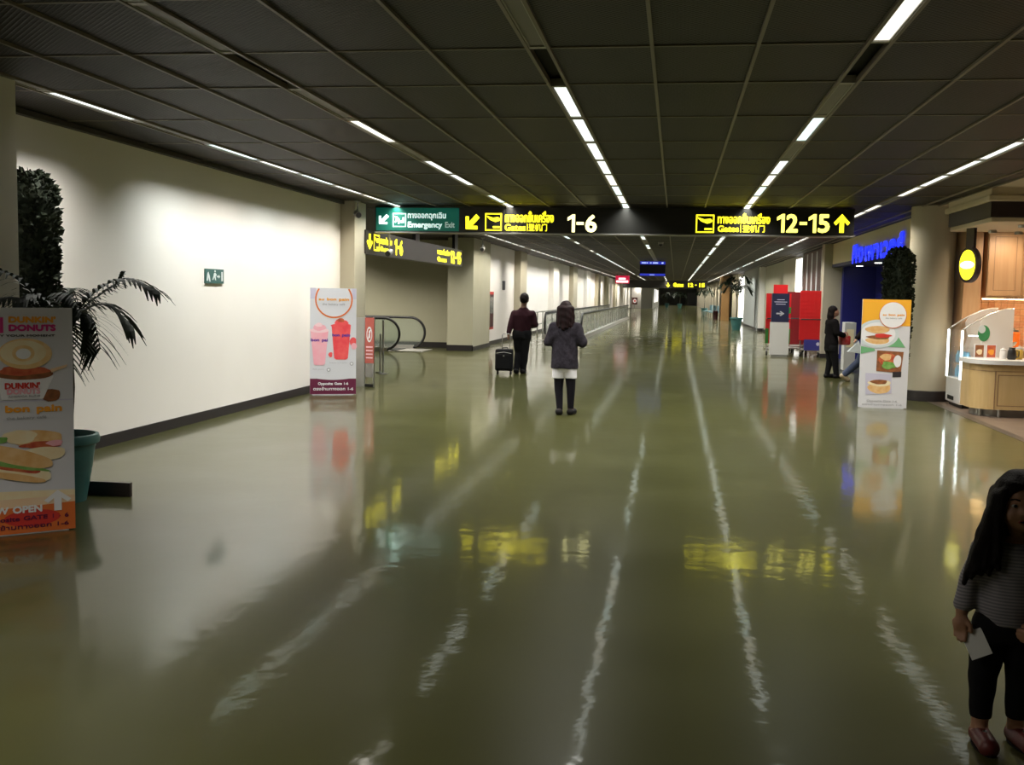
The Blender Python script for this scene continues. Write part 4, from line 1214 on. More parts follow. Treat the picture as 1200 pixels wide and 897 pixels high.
box('board', 'dark_red', -.28, .28, 0, .05, .75, 1.45, t); box('post', 'steel', -.03, .03, .05, .1, 0, .9, t)
P = Print(-.002); P.p(ell(0.03, 1.1, .17, .2, 20), 'p_white'); P.p(ell(0.03, 1.1, .09, .1, 20), 'p_red'); P.build('disc', t)

# ------------------------------------------------------------------ luggage trolleys and direction totem
def trolley(label, loc, rotz, wd, z0, z1, green=False, blue=False, tone='trolley_red', dots=True):
    t = thing('luggage_trolley', label, 'luggage trolley', loc, rotz, 'luggage trolleys with red panels')
    h = wd / 2
    bd = box('advert_panel', tone, -h, h, -.02, .02, z0, z1, t)
    if dots:
        m = MB()
        nx_, nz_ = max(2, int(wd / .1)), int((z1 - z0) / .1)
        for i in range(nx_):
            for k in range(nz_):
                cx = -h + wd * (i + .5) / nx_; cz = z0 + (z1 - z0) * (k + .5) / nz_
                m.box(cx - .036, cx + .036, -.028, -.019, cz - .036, cz + .036)
        m.build('panel_studs', tone, bd)['kind'] = 'stuff'
    fr = MB()
    for s in (-1, 1):
        x = s * (h - .05)
        fr.tube([(x, .03, z1 - .08), (x, .04, .22), (x, .85, .14)], .016, 8)
        fr.tube([(x, .04, 1.0), (x, -.12, 1.04)], .014, 8)
    fr.tube([(-h + .05, .04, .24), (h - .05, .04, .24)], .014, 8); fr.tube([(-h + .05, .85, .14), (h - .05, .85, .14)], .014, 8)
    fr.build('frame', 'chrome', t, smooth=True)
    MB().tube([(-h + .03, -.12, 1.04), (h - .03, -.12, 1.04)], .018, 8).build('handle', 'rubber', t, smooth=True)
    box('luggage_deck', 'steel_soft', -h + .06, h - .06, .08, .82, .17, .19, t)
    for x, y in ((-h + .06, .05), (h - .06, .05), (0, .80)):
        wh = MB(); wh.tube([(x - .02, y, .07), (x + .02, y, .07)], .07, 16); w_ = wh.build('wheel', 'rubber', t, smooth=True)
        m = MB(); m.box(x - .03, x + .03, y - .03, y + .03, .13, .2); m.tube([(x - .026, y, .07), (x + .026, y, .07)], .03, 10); m.build('caster', 'chrome', w_)
    if green:
        for s in (-1, 1): box('green_panel', 'trolley_green', s * (h - .045) - .045, s * (h - .045) + .045, -.034, -.028, z0, z0 + .42, t)
        box('green_panel', 'trolley_green', h - .09, h, -.034, -.028, z0 + .85, z0 + 1.02, t)
    if blue:
        bb = box('blue_panel', 'trolley_blue', -h + .14, h, -.036, -.028, z0 - .28, z0 + .02, t)
        P = Print(-.037); P.p(ell(h - .08, z0 - .10, .05, .05, 14), 'p_lilac'); P.build('white_mark', bb)
    return t
trolley('luggage trolley with red and green panel standing behind the direction totem', (2.86, 30.75, 0), 0, .68, .34, 1.74, green=True)
trolley('luggage trolley with the tallest red panel behind the direction totem', (2.99, 31.7, 0), 0, .40, .34, 2.0, dots=False)
trolley('luggage trolley with dark red panel between the two bright red ones', (3.42, 31.5, 0), 0, .50, .30, 1.80, tone='trolley_darkred', dots=False)
trolley('luggage trolley with wide red studded panel and blue lower panel beside the cream pillar', (3.72, 30.55, 0), 0, .60, .46, 1.83, blue=True)
trolley('luggage trolley with dark red panel parked behind the blue panelled one', (3.60, 32.7, 0), 0, .50, .30, 1.7, tone='trolley_darkred', dots=False)
t = thing('direction_totem', 'grey direction totem with navy arrow panel before the luggage trolleys', 'sign', (2.86, 30.15, 0))
box('body', 'totem_grey', -.25, .25, 0, .22, .05, .95, t); box('base', 'steel_soft', -.22, .22, .02, .2, 0, .05, t)
box('arrow_panel', 'navy', -.23, .23, .0, .2, .95, 1.74, t)
P = Print(-.002); P.p(arrow_pts(-.11, .11, 1.12, 1.26, -PI / 2), 'p_grey')
for z, a in ((1.56, .10), (1.50, .17), (1.44, .13)): P.rect(-a, a, z, z + .016, 'p_lilac')
P.build('panel_print', t)

# shop front lettering and pedestal
t = thing('shop_lettering', 'glowing blue shop lettering on the cream fascia', 'sign', (4.195, 0, 0), -PI / 2)
text('neon_word', '\u0e04\u0e34\u0e07', -26.75, -25.2, 2.46, 2.90, -.03, 'neon_blue', t, .035)
text('neon_word', '\u0e40\u0e1e\u0e32\u0e40\u0e27\u0e2d\u0e23\u0e4c', -25.0, -20.9, 2.46, 2.90, -.03, 'neon_blue', t, .035)
box('mounting_rail', 'navy', -26.7, -20.9, -.026, 0, 2.56, 2.60, t)
t = thing('display_pedestal', 'pale display pedestal at the blue shop front', 'pedestal', (3.83, 24.6, 0))
box('body', 'totem_grey', -.10, .14, -.1, .3, .04, 1.10, t); box('base', 'navy', -.09, .13, -.09, .29, 0, .04, t); box('yellow_face', 'p_cream', -.06, .10, -.104, -.1, .55, .95, t)
t = thing('shop_shelf', 'low shop shelf with small goods behind the poster board', 'shelf', (4.75, 21.0, 0))
box('side_panel', 'navy', -.25, -.22, 0, 1.2, 0, 1.3, t); box('back_panel', 'navy', .22, .25, 0, 1.2, 0, 1.3, t)
for z in (.1, .5, .9, 1.27): box('shelf_board', 'p_white', -.22, .22, 0, 1.2, z, z + .03, t)
rn = random.Random(2)
for i, (z, m, nm) in enumerate(((.53, 'p_red', 'red'), (.53, 'p_cream', 'cream'), (.93, 'p_white', 'white'), (.93, 'p_red', 'dark red'), (1.30, 'p_pink', 'pink'))):
    o = box('goods_box', m, 4.6, 4.82, 21.1 + .4 * (i % 2), 21.35 + .4 * (i % 2), z, z + .2, bevel=.01); tag(o, '%s boxed goods on the shop shelf at height %d' % (nm, i // 2 + 1), 'box')

# ------------------------------------------------------------------ cafe
CX = 4.05
# canopy: cream soffit, brown band with cream trims
cv = thing('cafe_canopy', 'dark brown cafe canopy band with cream mouldings beside the round column', 'canopy', (0, 0, 0))
cv['kind'] = 'structure'
MB().box(CX, 9.0, 14.9, 17.1, 2.72, 2.92).build('brown_band', 'canopy_brown', cv)
MB().box(CX + .02, 9.0, 14.92, 17.08, 2.655, 2.72).build('lower_moulding', 'cornice', cv, bevel=.012)
MB().box(CX - .05, 9.0, 14.82, 17.15, 2.92, 3.0).build('upper_moulding', 'cornice', cv, bevel=.015)
MB().box(CX - .01, 9.0, 14.86, 17.1, 3.0, 3.16).build('upper_band', 'cornice', cv)
struct(box('ceiling_cafe', 'cornice', 4.06, 14, -6, 18.6, 3.10, 3.2), 'cream plaster ceiling of the cafe side')
# back and side wall
struct(box('wall_cafe', 'wood', 4.45, 9.0, 18.35, 18.6, 0, 3.1), 'wood panelled back wall of the cafe')
for x in (4.55, 4.72): struct(box('trim_7', 'wood_dark', x, x + .012, 18.335, 18.35, 1.2, 3.0))
struct(box('wall_cafe_side', 'wood', 4.44, 4.70, 17.6, 18.35, 0, 3.0), 'wooden side panel behind the display case')
# wall cabinets
for i in range(3):
    x0 = 4.76 + i * .52
    t = thing('wall_cabinet', ['wood panelled wall cabinet at the column end of the cafe', 'second wood panelled wall cabinet from the column in the cafe', 'third wood panelled wall cabinet from the column in the cafe'][i], 'cabinet', (x0, 17.55, 0), 0, 'cafe wall cabinets')
    box('body', 'wood', 0, .515, 0, .78, 1.68, 2.72, t)
    d = box('door', 'wood', .01, .505, -.022, 0, 1.70, 2.70, t)
    m = MB(); frame_pts(m, .02, .495, 1.71, 2.69, .075, -.022); m.build('door_frame', 'wood', d, bevel=.003)
    box('door_panel', 'wood_dark', .094, .10, -.026, -.022, 1.79, 2.61, d); 
    m = MB(); frame_pts(m, .095, .42, 1.785, 2.615, .008, -.0225); m.build('door_groove', 'wood_dark', d)
t = thing('strip_light', 'warm strip light under the cafe wall cabinets', 'light', (4.76, 17.75, 1.66))
box('housing', 'steel', 0, 2.0, 0, .06, 0, .02, t); box('tube', 'under_light', .02, 1.98, .005, .055, -.014, 0, t)
# backsplash tiles
sp = struct(box('wall_backsplash', 'wood_dark', 4.70, 9.0, 18.30, 18.35, .9, 1.68), 'terracotta tiled backsplash under the cafe cabinets')
tm = [MB().box(0, .095, 0, .012, 0, .095).mesh('tile', m) for m in ('mosaic', 'mosaic_b')]
rn = random.Random(9)
for i in range(12):
    for k in range(8):
        link('tile', tm[rn.random() < .35], sp, loc=(4.71 + i * .1, 18.29, .9 + k * .1))
# counter with rounded end
t = thing('cafe_counter', 'light wood cafe counter with rounded end and white worktop', 'counter', (0, 0, 0))
def rounded(x0, x1, y0, y1, r, n=10):
    p = [(x1, y0), (x1, y1), (x0, y1)]
    for i in range(n + 1):
        a = PI + PI / 2 * i / n; p.append((x0 + r + r * math.cos(a), y0 + r + r * math.sin(a)))
    return p
mk = lambda pts, z0, z1: MB().prism([(x, y, z0) for x, y in pts], (0, 0, z1 - z0))
mk(rounded(4.16, 8.95, 15.62, 16.35, .34), .11, .74).build('body', 'wood_counter', t)
mk(rounded(4.12, 8.95, 15.56, 16.37, .38), .74, .80).build('worktop', 'case_white', t)
mk(rounded(4.155, 8.95, 15.612, 16.35, .345), .645, .652).build('groove', 'wood_dark', t)
mk(rounded(4.25, 8.95, 15.75, 16.2, .3), .0, .11).build('plinth', 'steel_soft', t)
for x in (4.42, 4.95): box('panel_gap', 'wood_dark', x, x + .01, 15.612, 15.622, .12, .645, t)
m = MB()
for a, b in ((4.46, 4.93), (4.98, 5.5)): frame_pts(m, a, b, .16, .60, .012, 15.622)
m.build('panel_beading', 'wood_dark', t)
for x in (4.30, 4.52, 5.0): MB().tube([(x, 15.70 if x > 4.4 else 15.82, 0), (x, 15.70 if x > 4.4 else 15.82, .11)], .022, 10).build('leg', 'steel', t)
# glass display case: faces the hall, curved glass top
t = thing('display_case', 'white and glass pastry display case with curved top beside the counter', 'display case', (0, 0, 0))
y0, y1 = 16.72, 17.55; xf = 4.24; xb = 4.95
def prof(off=0):
    p = [(xf + off, .44), (xf + off, 1.18)]
    for i in range(1, 11):
        u = i / 10; p.append((xf + off + (xb - xf - off) * u, 1.18 + (.33 - off) * math.sin(u * PI / 2)))
    return p
box('base', 'case_white', xf, xb, y0, y1, .06, .44, t, bevel=.01); box('kick', 'black', xf + .05, xb, y0 + .04, y1 - .04, 0, .06, t)
box('grille', 'black', xf - .008, xf, y1 - .5, y1 - .15, .10, .16, t)
# end panels (near and far): white rear part and glass front part
for yy in (y0, y1 - .025):
    pr_ = prof()
    cutx = xf + .22
    rear = [(cutx, .80)] + [(x, z) for x, z in pr_ if x > cutx] + [(xb, .44), (cutx, .44)]
    rear = [(cutx, .44), (cutx, .82), (cutx + .06, 1.05), (cutx + .02, 1.28)] + [(x, z) for x, z in pr_ if x > cutx + .05] + [(xb, .44)]
    MB().prism([(x, yy, z) for x, z in rear], (0, .025, 0)).build('end_panel', 'case_white', t)
    fr = [(xf, .44), (xf, 1.18)] + [(x, z) for x, z in pr_ if xf < x <= cutx + .05] + [(cutx + .02, 1.28), (cutx + .06, 1.05), (cutx, .82), (cutx, .44)]
    MB().prism([(x, yy + .008, z) for x, z in fr], (0, .008, 0)).build('end_glass', 'glass_clear', t)
    # rim following the profile
    MB().tube([(x, yy + .012, z) for x, z in pr_], .014, 8).build('rim', 'steel', t, smooth=True)
    MB().box(xf - .012, xf + .014, yy - .005, yy + .03, .44, 1.17).build('led_strip', 'led_white', t)
pp = prof(); m = MB()
for a, b in zip(pp[:-1], pp[1:]):
    m.add([(a[0], y0, a[1]), (b[0], y0, b[1]), (b[0], y1, b[1]), (a[0], y1, a[1])], [(0, 1, 2, 3)])
m.build('curved_glass', 'glass_clear', t, smooth=True)
for z, x in ((.66, .5), (.90, .42), (1.10, .34)):
    MB().box(xf + .05, xf + x, y0 + .04, y1 - .04, z, z + .008).build('glass_shelf', 'glass_clear', t)
box('shelf_light', 'led_white', xf + .10, xf + .26, y0 + .03, y0 + .06, 1.09, 1.105, t)
o = MB().prism([(x, y0 - .002, z) for x, z in ell(xf + .30, 1.14, .085, .12, 24)], (0, -.003, 0)).build('round_sticker', 'logo_green', t)
MB().prism([(x, y0 - .006, z) for x, z in ell(xf + .27, 1.20, .05, .06, 20)], (0, -.002, 0)).build('sticker_light', 'p_plate', o)
rn = random.Random(7)
for k in range(14):
    z = .45 if k < 7 else .668; yy = y0 + .09 + (k % 7) * .105
    o = MB().lathe([(.03, 0), (.034, .01), (.034, .11), (.014, .15), (.014, .18), (0, .18)], n=12, cap=False).build('drink_bottle', 'bottle_blue', None, smooth=True)
    o.location = (xf + .13, yy, z); tag(o, 'small blue bottle on the %s of the pastry display case' % ('floor' if k < 7 else 'lowest glass shelf'), 'bottle', 'bottles in the display case')
# things on the counter
for k, x in enumerate((4.27, 4.43)):
    t = thing('menu_card', ['small framed menu card with dark picture on the counter', 'small framed menu card with orange picture on the counter'][k], 'menu card', (x + .06, 16.12, .80))
    box('frame', 'p_white', -.07, .07, 0, .02, 0, .20, t); P = Print(-.001); P.rect(-.058, .058, .015, .188, 'p_brown' if k == 0 else 'p_meat')
    P.p(ell(0, .09, .04, .04, 16, wob=.08), 'p_cream' if k == 0 else 'p_orange'); P.build('picture', t)
t = thing('coffee_jug', 'dark coffee jug on the cafe counter', 'jug', (4.72, 15.95, .80))
MB().lathe([(.05, 0), (.06, .02), (.055, .12), (.04, .15), (.045, .17), (0, .17)], n=18, cap=False).build('body', 'black', t, smooth=True)
MB().tube([(.05, 0, .13), (.095, 0, .12), (.095, 0, .05), (.055, 0, .04)], .008, 6).build('handle', 'black', t, smooth=True)
for k, (x, m, nm) in enumerate(((4.62, 'case_white', 'white'), (4.84, 'jar_yellow', 'yellow'), (4.96, 'wood_dark', 'brown'), (5.08, 'fruit_orange', 'orange'))):
    t = thing('storage_jar', '%s lidded jar on the cafe counter' % nm, 'jar', (x, 16.0 + .03 * (k % 2), .80), 0, 'jars on the cafe counter')
    MB().lathe([(.042, 0), (.048, .01), (.048, .10 + .03 * (k % 3)), (.04, .115 + .03 * (k % 3))], n=16).build('body', m, t, smooth=True)
    MB().lathe([(.044, .115 + .03 * (k % 3)), (.044, .14 + .03 * (k % 3)), (.012, .15 + .03 * (k % 3)), (.012, .17 + .03 * (k % 3))], n=16).build('lid', 'case_white', t, smooth=True)
t = thing('back_counter', 'low wooden back counter under the tiled cafe wall', 'counter', (5.0, 17.54, 0))
box('body', 'wood_counter', 0, 3.9, 0, .78, 0, .86, t); box('worktop', 'case_white', -.02, 3.9, -.03, .78, .86, .9, t)
for k, (x, m, nm, h) in enumerate(((5.10, 'p_black', 'black', .30), (5.34, 'fruit_orange', 'orange', .22), (5.58, 'p_white', 'white', .34))):
    t = thing('kitchen_canister', '%s canister on the back counter of the cafe' % nm, 'canister', (x, 18.0, .90))
    MB().lathe([(.08, 0), (.09, .01), (.09, h), (.07, h + .02)], n=18).build('body', m, t, smooth=True)
    MB().lathe([(.075, h + .02), (.075, h + .05), (.02, h + .06), (.02, h + .08)], n=18).build('lid', 'steel', t, smooth=True)
t = thing('fruit_bowl', 'white bowl on the back counter of the cafe', 'bowl', (5.16, 17.66, .90))
MB().lathe([(.05, 0), (.10, .03), (.13, .09), (.122, .09), (.095, .035), (0, .02)], n=24, cap=False).build('bowl', 'case_white', t, smooth=True)
for k, (dx, dy) in enumerate(((-.055, 0), (.055, 0), (0, -.055), (.0, .055))):
    o = MB().sphere((5.16 + dx, 17.66 + dy, .972), .037).build('orange_fruit', 'fruit_orange', smooth=True); tag(o, 'orange fruit in the white bowl on the back counter', 'fruit', 'oranges in the bowl')
# oval blade sign
t = thing('oval_sign', 'glowing yellow oval sign on a dark drop bracket under the cafe canopy', 'sign', (4.14, 16.2, 2.13), -1.27)
def disc(r, rz, a, b):
    return MB().prism([(x, a, z) for x, z in ell(0, 0, r, rz, 36)], (0, b - a, 0))
disc(.245, .255, -.02, .05).build('rim', 'canopy_brown', t)
disc(.20, .215, -.024, -.02).build('face', 'oval_yellow', t)
P = Print(-.025); P.p(ell(0, .0, .18, .055, 24), 'oval_white'); P.build('white_band', t)
box('drop_bracket', 'canopy_brown', -.10, .10, .0, .04, .24, .525, t)
# cafe lamps
def spot(name, label, loc, aim, power, size, blend, col, r=.05):
    ld = bpy.data.lights.new(name, 'SPOT'); ld.energy = power; ld.spot_size = size; ld.spot_blend = blend; ld.color = col; ld.shadow_soft_size = r
    t = thing(name, label, 'spotlight', loc)
    MB().lathe([(.055, -.03), (.06, .0), (.05, .012)], n=18).build('rim', 'steel', t, smooth=True)
    o = bpy.data.objects.new('lamp', ld); COL.objects.link(o); o.parent = t; o.location = (0, 0, -.05)
    d = Vector(aim) - Vector(loc); o.rotation_euler = d.to_track_quat('-Z', 'Y').to_euler()
spot('downlight', 'recessed downlight in the canopy above the display case', (4.55, 16.6, 2.64), (4.55, 16.55, 0), 60, 2.0, .6, (1.0, .82, .62))
spot('downlight', 'recessed downlight in the canopy above the counter end', (4.6, 15.4, 2.64), (4.6, 15.6, 0), 45, 2.2, .7, (1.0, .80, .58))
spot('downlight', 'recessed downlight in the canopy above the counter middle', (5.5, 15.8, 2.64), (5.3, 16.6, 0.6), 60, 2.2, .7, (1.0, .80, .58))
spot('downlight', 'recessed downlight in the canopy above the wall cabinets', (5.0, 16.9, 2.64), (5.05, 17.8, 1.6), 40, 2.2, .8, (1.0, .78, .55))
# seats far down the hall
for k in range(3):
    t = thing('waiting_seat', ['first', 'second', 'third'][k] + ' blue waiting seat beyond the tan column', 'seat', (3.0 - .15 * k, 84 + 4 * k, 0), .3, 'waiting seats far down the hall')
    box('seat', 'seat_blue', -.35, .35, -.3, .3, .40, .48, t, bevel=.02); box('backrest', 'seat_blue', .28, .36, -.3, .3, .45, .95, t, bevel=.02)
    for x in (-.3, .3):
        for y in (-.25, .25): box('leg', 'steel', x - .02, x + .02, y - .02, y + .02, 0, .40, t)
t = thing('red_bin', 'dark red waste bin beside the tan column', 'bin', (2.92, 79.5, 0))
MB().lathe([(.18, 0), (.2, .5), (.2, .55)], n=20).build('body', 'dark_red', t, smooth=True); MB().lathe([(.21, .55), (.18, .62), (.06, .65)], n=20).build('lid', 'dark_red', t, smooth=True)

# ------------------------------------------------------------------ people
def hand_prims(wrist, palm, fdir, side, r=.011, curl=0.4, L=.07, down=None):
    """five fingers from the palm end; fdir pointing direction, side = across the palm (towards the thumb)"""
    w_ = Vector(wrist); p = Vector(palm); f = Vector(fdir).normalized(); s = Vector(side).normalized(); n_ = f.cross(s).normalized()
    pr = [('cap', tuple(w_), tuple(p), r * 2.0, r * 2.3)]
    k_ = []
    for i, (o, ln) in enumerate(((1.1, .92), (.38, 1.0), (-.34, .95), (-1.05, .76))):
        a = p + s * o * r * 2.1; l = L * ln
        b = a + f * l * .5 + n_ * curl * l * .12; c = b + (f * (1 - curl * .7) + n_ * curl).normalized() * l * .5
        k_.append(('path', [tuple(a - f * r), tuple(b), tuple(c)], [r * 1.05, r, r * .8]))
    a = w_ * .45 + p * .55 + s * r * 2.0; b = a + (s * .8 + f * .7).normalized() * L * .45; c = b + (f + s * .1 + n_ * curl * .6).normalized() * L * .38
    k_.append(('path', [tuple(a), tuple(b), tuple(c)], [r * 1.3, r * 1.1, r * .85]))
    return pr, k_
def hair_locks(seed, n, start, end, r0, r1, mid=.5):
    """strands between two functions of a parameter"""
    rn = random.Random(seed); out = []
    for i in range(n):
        u = (i + rn.uniform(-.2, .2)) / max(n - 1, 1); a = Vector(start(u)); b = Vector(end(u)); m_ = (a + b) / 2 + Vector((rn.gauss(0, .006), rn.gauss(0, .006), 0))
        out.append(('path', [tuple(a), tuple(m_), tuple(b)], [r0, (r0 + r1) / 2 * 1.05, r1 * rn.uniform(.7, 1.1)]))
    return out

# --- man walking away (faces +Y)
m_ = thing('person', 'person in maroon shirt and dark trousers walking and pulling a black suitcase', 'person', (-3.02, 21.2, 0))
head = [('ell', (0.03, .02, 1.50), (.078, .095, .105)), ('ell', (0.03, .075, 1.455), (.055, .06, .06)), ('cap', (0.03, .0, 1.44), (0.02, -.01, 1.32), .052, .058),
        ('ell', (-.048, .01, 1.485), (.012, .02, .03)), ('ell', (.108, .01, 1.485), (.012, .02, .03)), ('ell', (.03, .115, 1.475), (.014, .016, .02))]
torso = [('loft', [(.76, -.01, 0, .155, .105), (.88, 0, 0, .165, .11), (1.05, .01, 0, .175, .115), (1.17, .015, 0, .19, .115), (1.25, .018, 0, .15, .09), (1.29, .02, 0, .10, .07), (1.33, .02, 0, .06, .06)])]
arms = [('path', [(-.175, 0, 1.205), (-.228, -.05, .99), (-.262, -.10, .80)], [.046, .040, .032]), ('path', [(.205, 0, 1.205), (.262, .0, .99), (.18, .20, .96)], [.046, .040, .032])]
legs = [('path', [(-.085, 0, .80), (-.075, .06, .43), (-.10, -.02, .09)], [.088, .062, .044]), ('path', [(.075, 0, .80), (.055, .03, .43), (.02, .05, .07)], [.088, .062, .044])]
feet = [('path', [(-.10, -.05, .055), (-.11, .10, .04)], [.045, .04]), ('path', [(.02, .02, .045), (.03, .20, .035)], [.045, .038])]
lh = hand_prims((-.264, -.11, .78), (-.266, -.115, .725), (0, -.15, -1), (.2, 1, 0), curl=.9)
rh = hand_prims((.17, .21, .96), (.12, .26, .96), (-1, .4, 0), (0, 0, 1), curl=.5)
body = sdf_obj('body', [(head + torso + legs + feet, .03), (arms, .01), (lh[0] + rh[0], .01), (lh[1] + rh[1], .004)], .010, 'skin_dark', m_, k=.02)
G = lambda pr, d: [(p[0], p[1], p[2], p[3] + d, p[4] + d) if p[0] == 'cap' else ('path', p[1], [r + d for r in p[2]]) if p[0] == 'path' else ('loft', [(s[0], s[1], s[2], s[3] + d, s[4] + d) for s in p[1]]) if p[0] == 'loft' else (p[0], p[1], tuple(r + d for r in p[2])) for p in pr]
sdf_obj('shirt', [(G(torso, .014), .03), (G([('path', arms[0][1][:2] + [(-.26, -.095, .83)], arms[0][2]), ('path', arms[1][1], arms[1][2])], .018), .02)], .011, 'maroon_shirt', m_, k=.05, wrinkle=.0045)
sdf_obj('trousers', [(G([('loft', [(.72, -.01, 0, .15, .105), (.86, 0, 0, .165, .11)])], .012), .02), (G(legs, .02), .02)], .011, 'trousers', m_, k=.06, wrinkle=.004)
for f in feet: sdf_obj('shoe', [(G([f], .014), .01)], .009, 'shoe_black', m_)
sdf_obj('hair', [([('ell', (0.03, .0, 1.525), (.09, .105, .098)), ('ell', (.03, -.045, 1.47), (.075, .06, .07))], .03)], .009, 'hair', m_, wrinkle=.003, wfreq=70, cut=lambda P: (P[..., 1] - .06) - 1.2 * (P[..., 2] - 1.53))

# suitcase
t = thing('suitcase', 'black two-wheeled cabin suitcase with raised handle pulled by the person in maroon', 'suitcase', (-3.335, 20.95, 0), .05)
MB().box(-.175, .175, -.11, .11, .07, .50).build('body', 'suitcase', t, bevel=.035, smooth=True)
MB().box(-.14, .14, -.13, -.105, .11, .40).build('front_pocket', 'suitcase', t, bevel=.012)
MB().tube([(-.15, -.112, .42), (0, -.118, .445), (.15, -.112, .42)], .005, 6).build('zip', 'steel_soft', t)
MB().tube([(-.06, .08, .49), (-.055, .07, .78), (-.03, .065, .80), (.09, .065, .80), (.105, .07, .78), (.10, .08, .49)], .009, 8).build('pull_handle', 'steel_soft', t, smooth=True)
MB().tube([(-.05, 0, .495), (-.03, 0, .525), (.06, 0, .525), (.08, 0, .495)], .01, 8).build('carry_handle', 'rubber', t, smooth=True)
for x in (-.13, .13):
    MB().tube([(x - .02, .03, .045), (x + .02, .03, .045)], .045, 16).build('wheel', 'rubber', t, smooth=True)
    MB().box(x - .03, x + .03, 0, .07, .06, .10).build('wheel_housing', 'suitcase', t)
    MB().tube([(x, -.06, 0), (x, -.06, .08)], .014, 8).build('foot', 'rubber', t)
MB().box(-.014, .014, -.135, -.13, .36, .38).build('badge', 'steel', t)

# --- woman standing, seen from behind (faces +Y)
w_ = thing('person', 'person with long dark hair in grey cardigan, white shorts and black stockings', 'person', (-1.43, 14.1, 0), -.05)
head = [('ell', (0, .02, 1.41), (.075, .092, .105)), ('ell', (0, .07, 1.365), (.052, .055, .058)), ('cap', (0, .0, 1.35), (0, -.01, 1.24), .046, .052), ('ell', (0, .115, 1.39), (.012, .014, .018)),
        ('ell', (-.076, .01, 1.40), (.010, .018, .028)), ('ell', (.076, .01, 1.40), (.010, .018, .028))]
torso = [('loft', [(.58, 0, 0, .125, .085), (.70, 0, 0, .135, .095), (.86, 0, 0, .125, .10), (1.0, 0, 0, .135, .10), (1.14, 0, 0, .155, .10), (1.21, 0, 0, .13, .085), (1.25, 0, 0, .06, .06)])]
arms = [('path', [(-.155, 0, 1.17), (-.225, -.01, .97), (-.14, .17, 1.0)], [.046, .04, .03]), ('path', [(.155, 0, 1.17), (.235, -.01, .97), (.13, .17, 1.02)], [.046, .04, .03])]
legs = [('path', [(-.072, 0, .60), (-.075, .01, .36), (-.052, -.01, .075)], [.074, .054, .036]), ('path', [(.074, 0, .60), (.088, .015, .36), (.085, .05, .075)], [.074, .054, .036])]
feet = [('path', [(-.055, -.03, .04), (-.085, .11, .035)], [.038, .036]), ('path', [(.085, .03, .04), (.105, .17, .035)], [.038, .036])]
lh = hand_prims((-.13, .18, 1.0), (-.08, .22, 1.01), (1, .6, .2), (0, 0, 1), r=.009, curl=.5, L=.06)
rh = hand_prims((.12, .18, 1.02), (.07, .22, 1.03), (-1, .6, .2), (0, 0, 1), r=.009, curl=.5, L=.06)
sdf_obj('body', [(head + torso + legs + feet, .03), (arms, .01), (lh[0] + rh[0], .01), (lh[1] + rh[1], .003)], .009, 'skin', w_, k=.02)
flare = [('loft', [(.625, 0, -.01, .178, .14), (.75, 0, -.01, .182, .14), (.92, 0, 0, .165, .125), (1.05, 0, 0, .165, .12), (1.16, 0, 0, .168, .115), (1.22, 0, 0, .14, .09), (1.255, 0, 0, .075, .07)])]
sdf_obj('cardigan', [(flare, .02), (G(arms, .022), .02)], .009, 'cardigan', w_, k=.045, wrinkle=.005, wfreq=34)
sdf_obj('shorts', [([('loft', [(.495, -.078, .005, .088, .10), (.66, -.07, 0, .092, .115)]), ('loft', [(.495, .082, .005, .085, .10), (.66, .07, 0, .092, .115)]), ('loft', [(.575, 0, 0, .12, .105), (.66, 0, 0, .15, .118)])], .012)], .008, 'shorts_white', w_, wrinkle=.002)
sdf_obj('stockings', [(G(legs, .004), .004)], .008, 'stocking', w_, cut=lambda P: P[..., 2] - .58)
for f in feet: sdf_obj('shoe', [(G([f], .012), .01)], .008, 'shoe_black', w_)
hl = hair_locks(3, 13, lambda u: (.085 * math.cos(PI * (1 + u)), -.02 + .075 * math.sin(PI * (1 + u)), 1.42), lambda u: (.112 * math.cos(PI * (1 + u)), -.03 + .10 * math.sin(PI * (1 + u)), 1.15 + .08 * abs(u - .5) + .02 * math.sin(u * 23)), .030, .012)
sdf_obj('hair', [([('ell', (0, -.005, 1.425), (.086, .10, .10)), ('ell', (0, -.05, 1.33), (.092, .07, .11))] + hl, .018)], .008, 'hair_auburn', w_, wrinkle=.0025, wfreq=80, cut=lambda P: np.minimum(P[..., 1] - .05, 1.46 - P[..., 2]))

# --- child facing the camera (local frame: faces -Y)
c_ = thing('person', 'small child in striped shirt and black leggings holding a white card', 'person', (1.215, 3.98, 0), -.12)
hx, hz = .018, .890
head = [('ell', (hx, 0, hz + .02), (.074, .086, .092)), ('ell', (hx, -.030, hz - .035), (.060, .058, .056)), ('ell', (hx, -.052, hz - .068), (.026, .026, .020)),
        ('ell', (hx, -.090, hz - .018), (.011, .014, .012)), ('ell', (hx - .030, -.060, hz - .035), (.026, .026, .024)), ('ell', (hx + .030, -.060, hz - .035), (.026, .026, .024)),
        ('ell', (hx - .076, .0, hz - .01), (.010, .018, .026)), ('ell', (hx + .076, .0, hz - .01), (.010, .018, .026)),
        ('cap', (hx, .005, hz - .05), (.015, .01, .73), .038, .042)]
torso = [('loft', [(.42, 0, 0, .088, .070), (.50, 0, 0, .092, .075), (.58, 0, 0, .086, .070), (.66, .005, 0, .090, .070), (.725, .01, .005, .088, .062), (.755, .012, .008, .055, .05)])]
RA = [(-.088, .0, .715), (-.128, .01, .60), (-.155, -.02, .495)]
LA = [(.105, .0, .715), (.145, -.01, .59), (.085, -.105, .475)]
arms = [('path', RA, [.036, .029, .022]), ('path', LA, [.036, .029, .022])]
legs = [('path', [(-.050, 0, .44), (-.072, -.005, .26), (-.072, .01, .06)], [.062, .044, .028]), ('path', [(.05, 0, .44), (.052, -.005, .26), (.055, .05, .06)], [.062, .044, .028])]
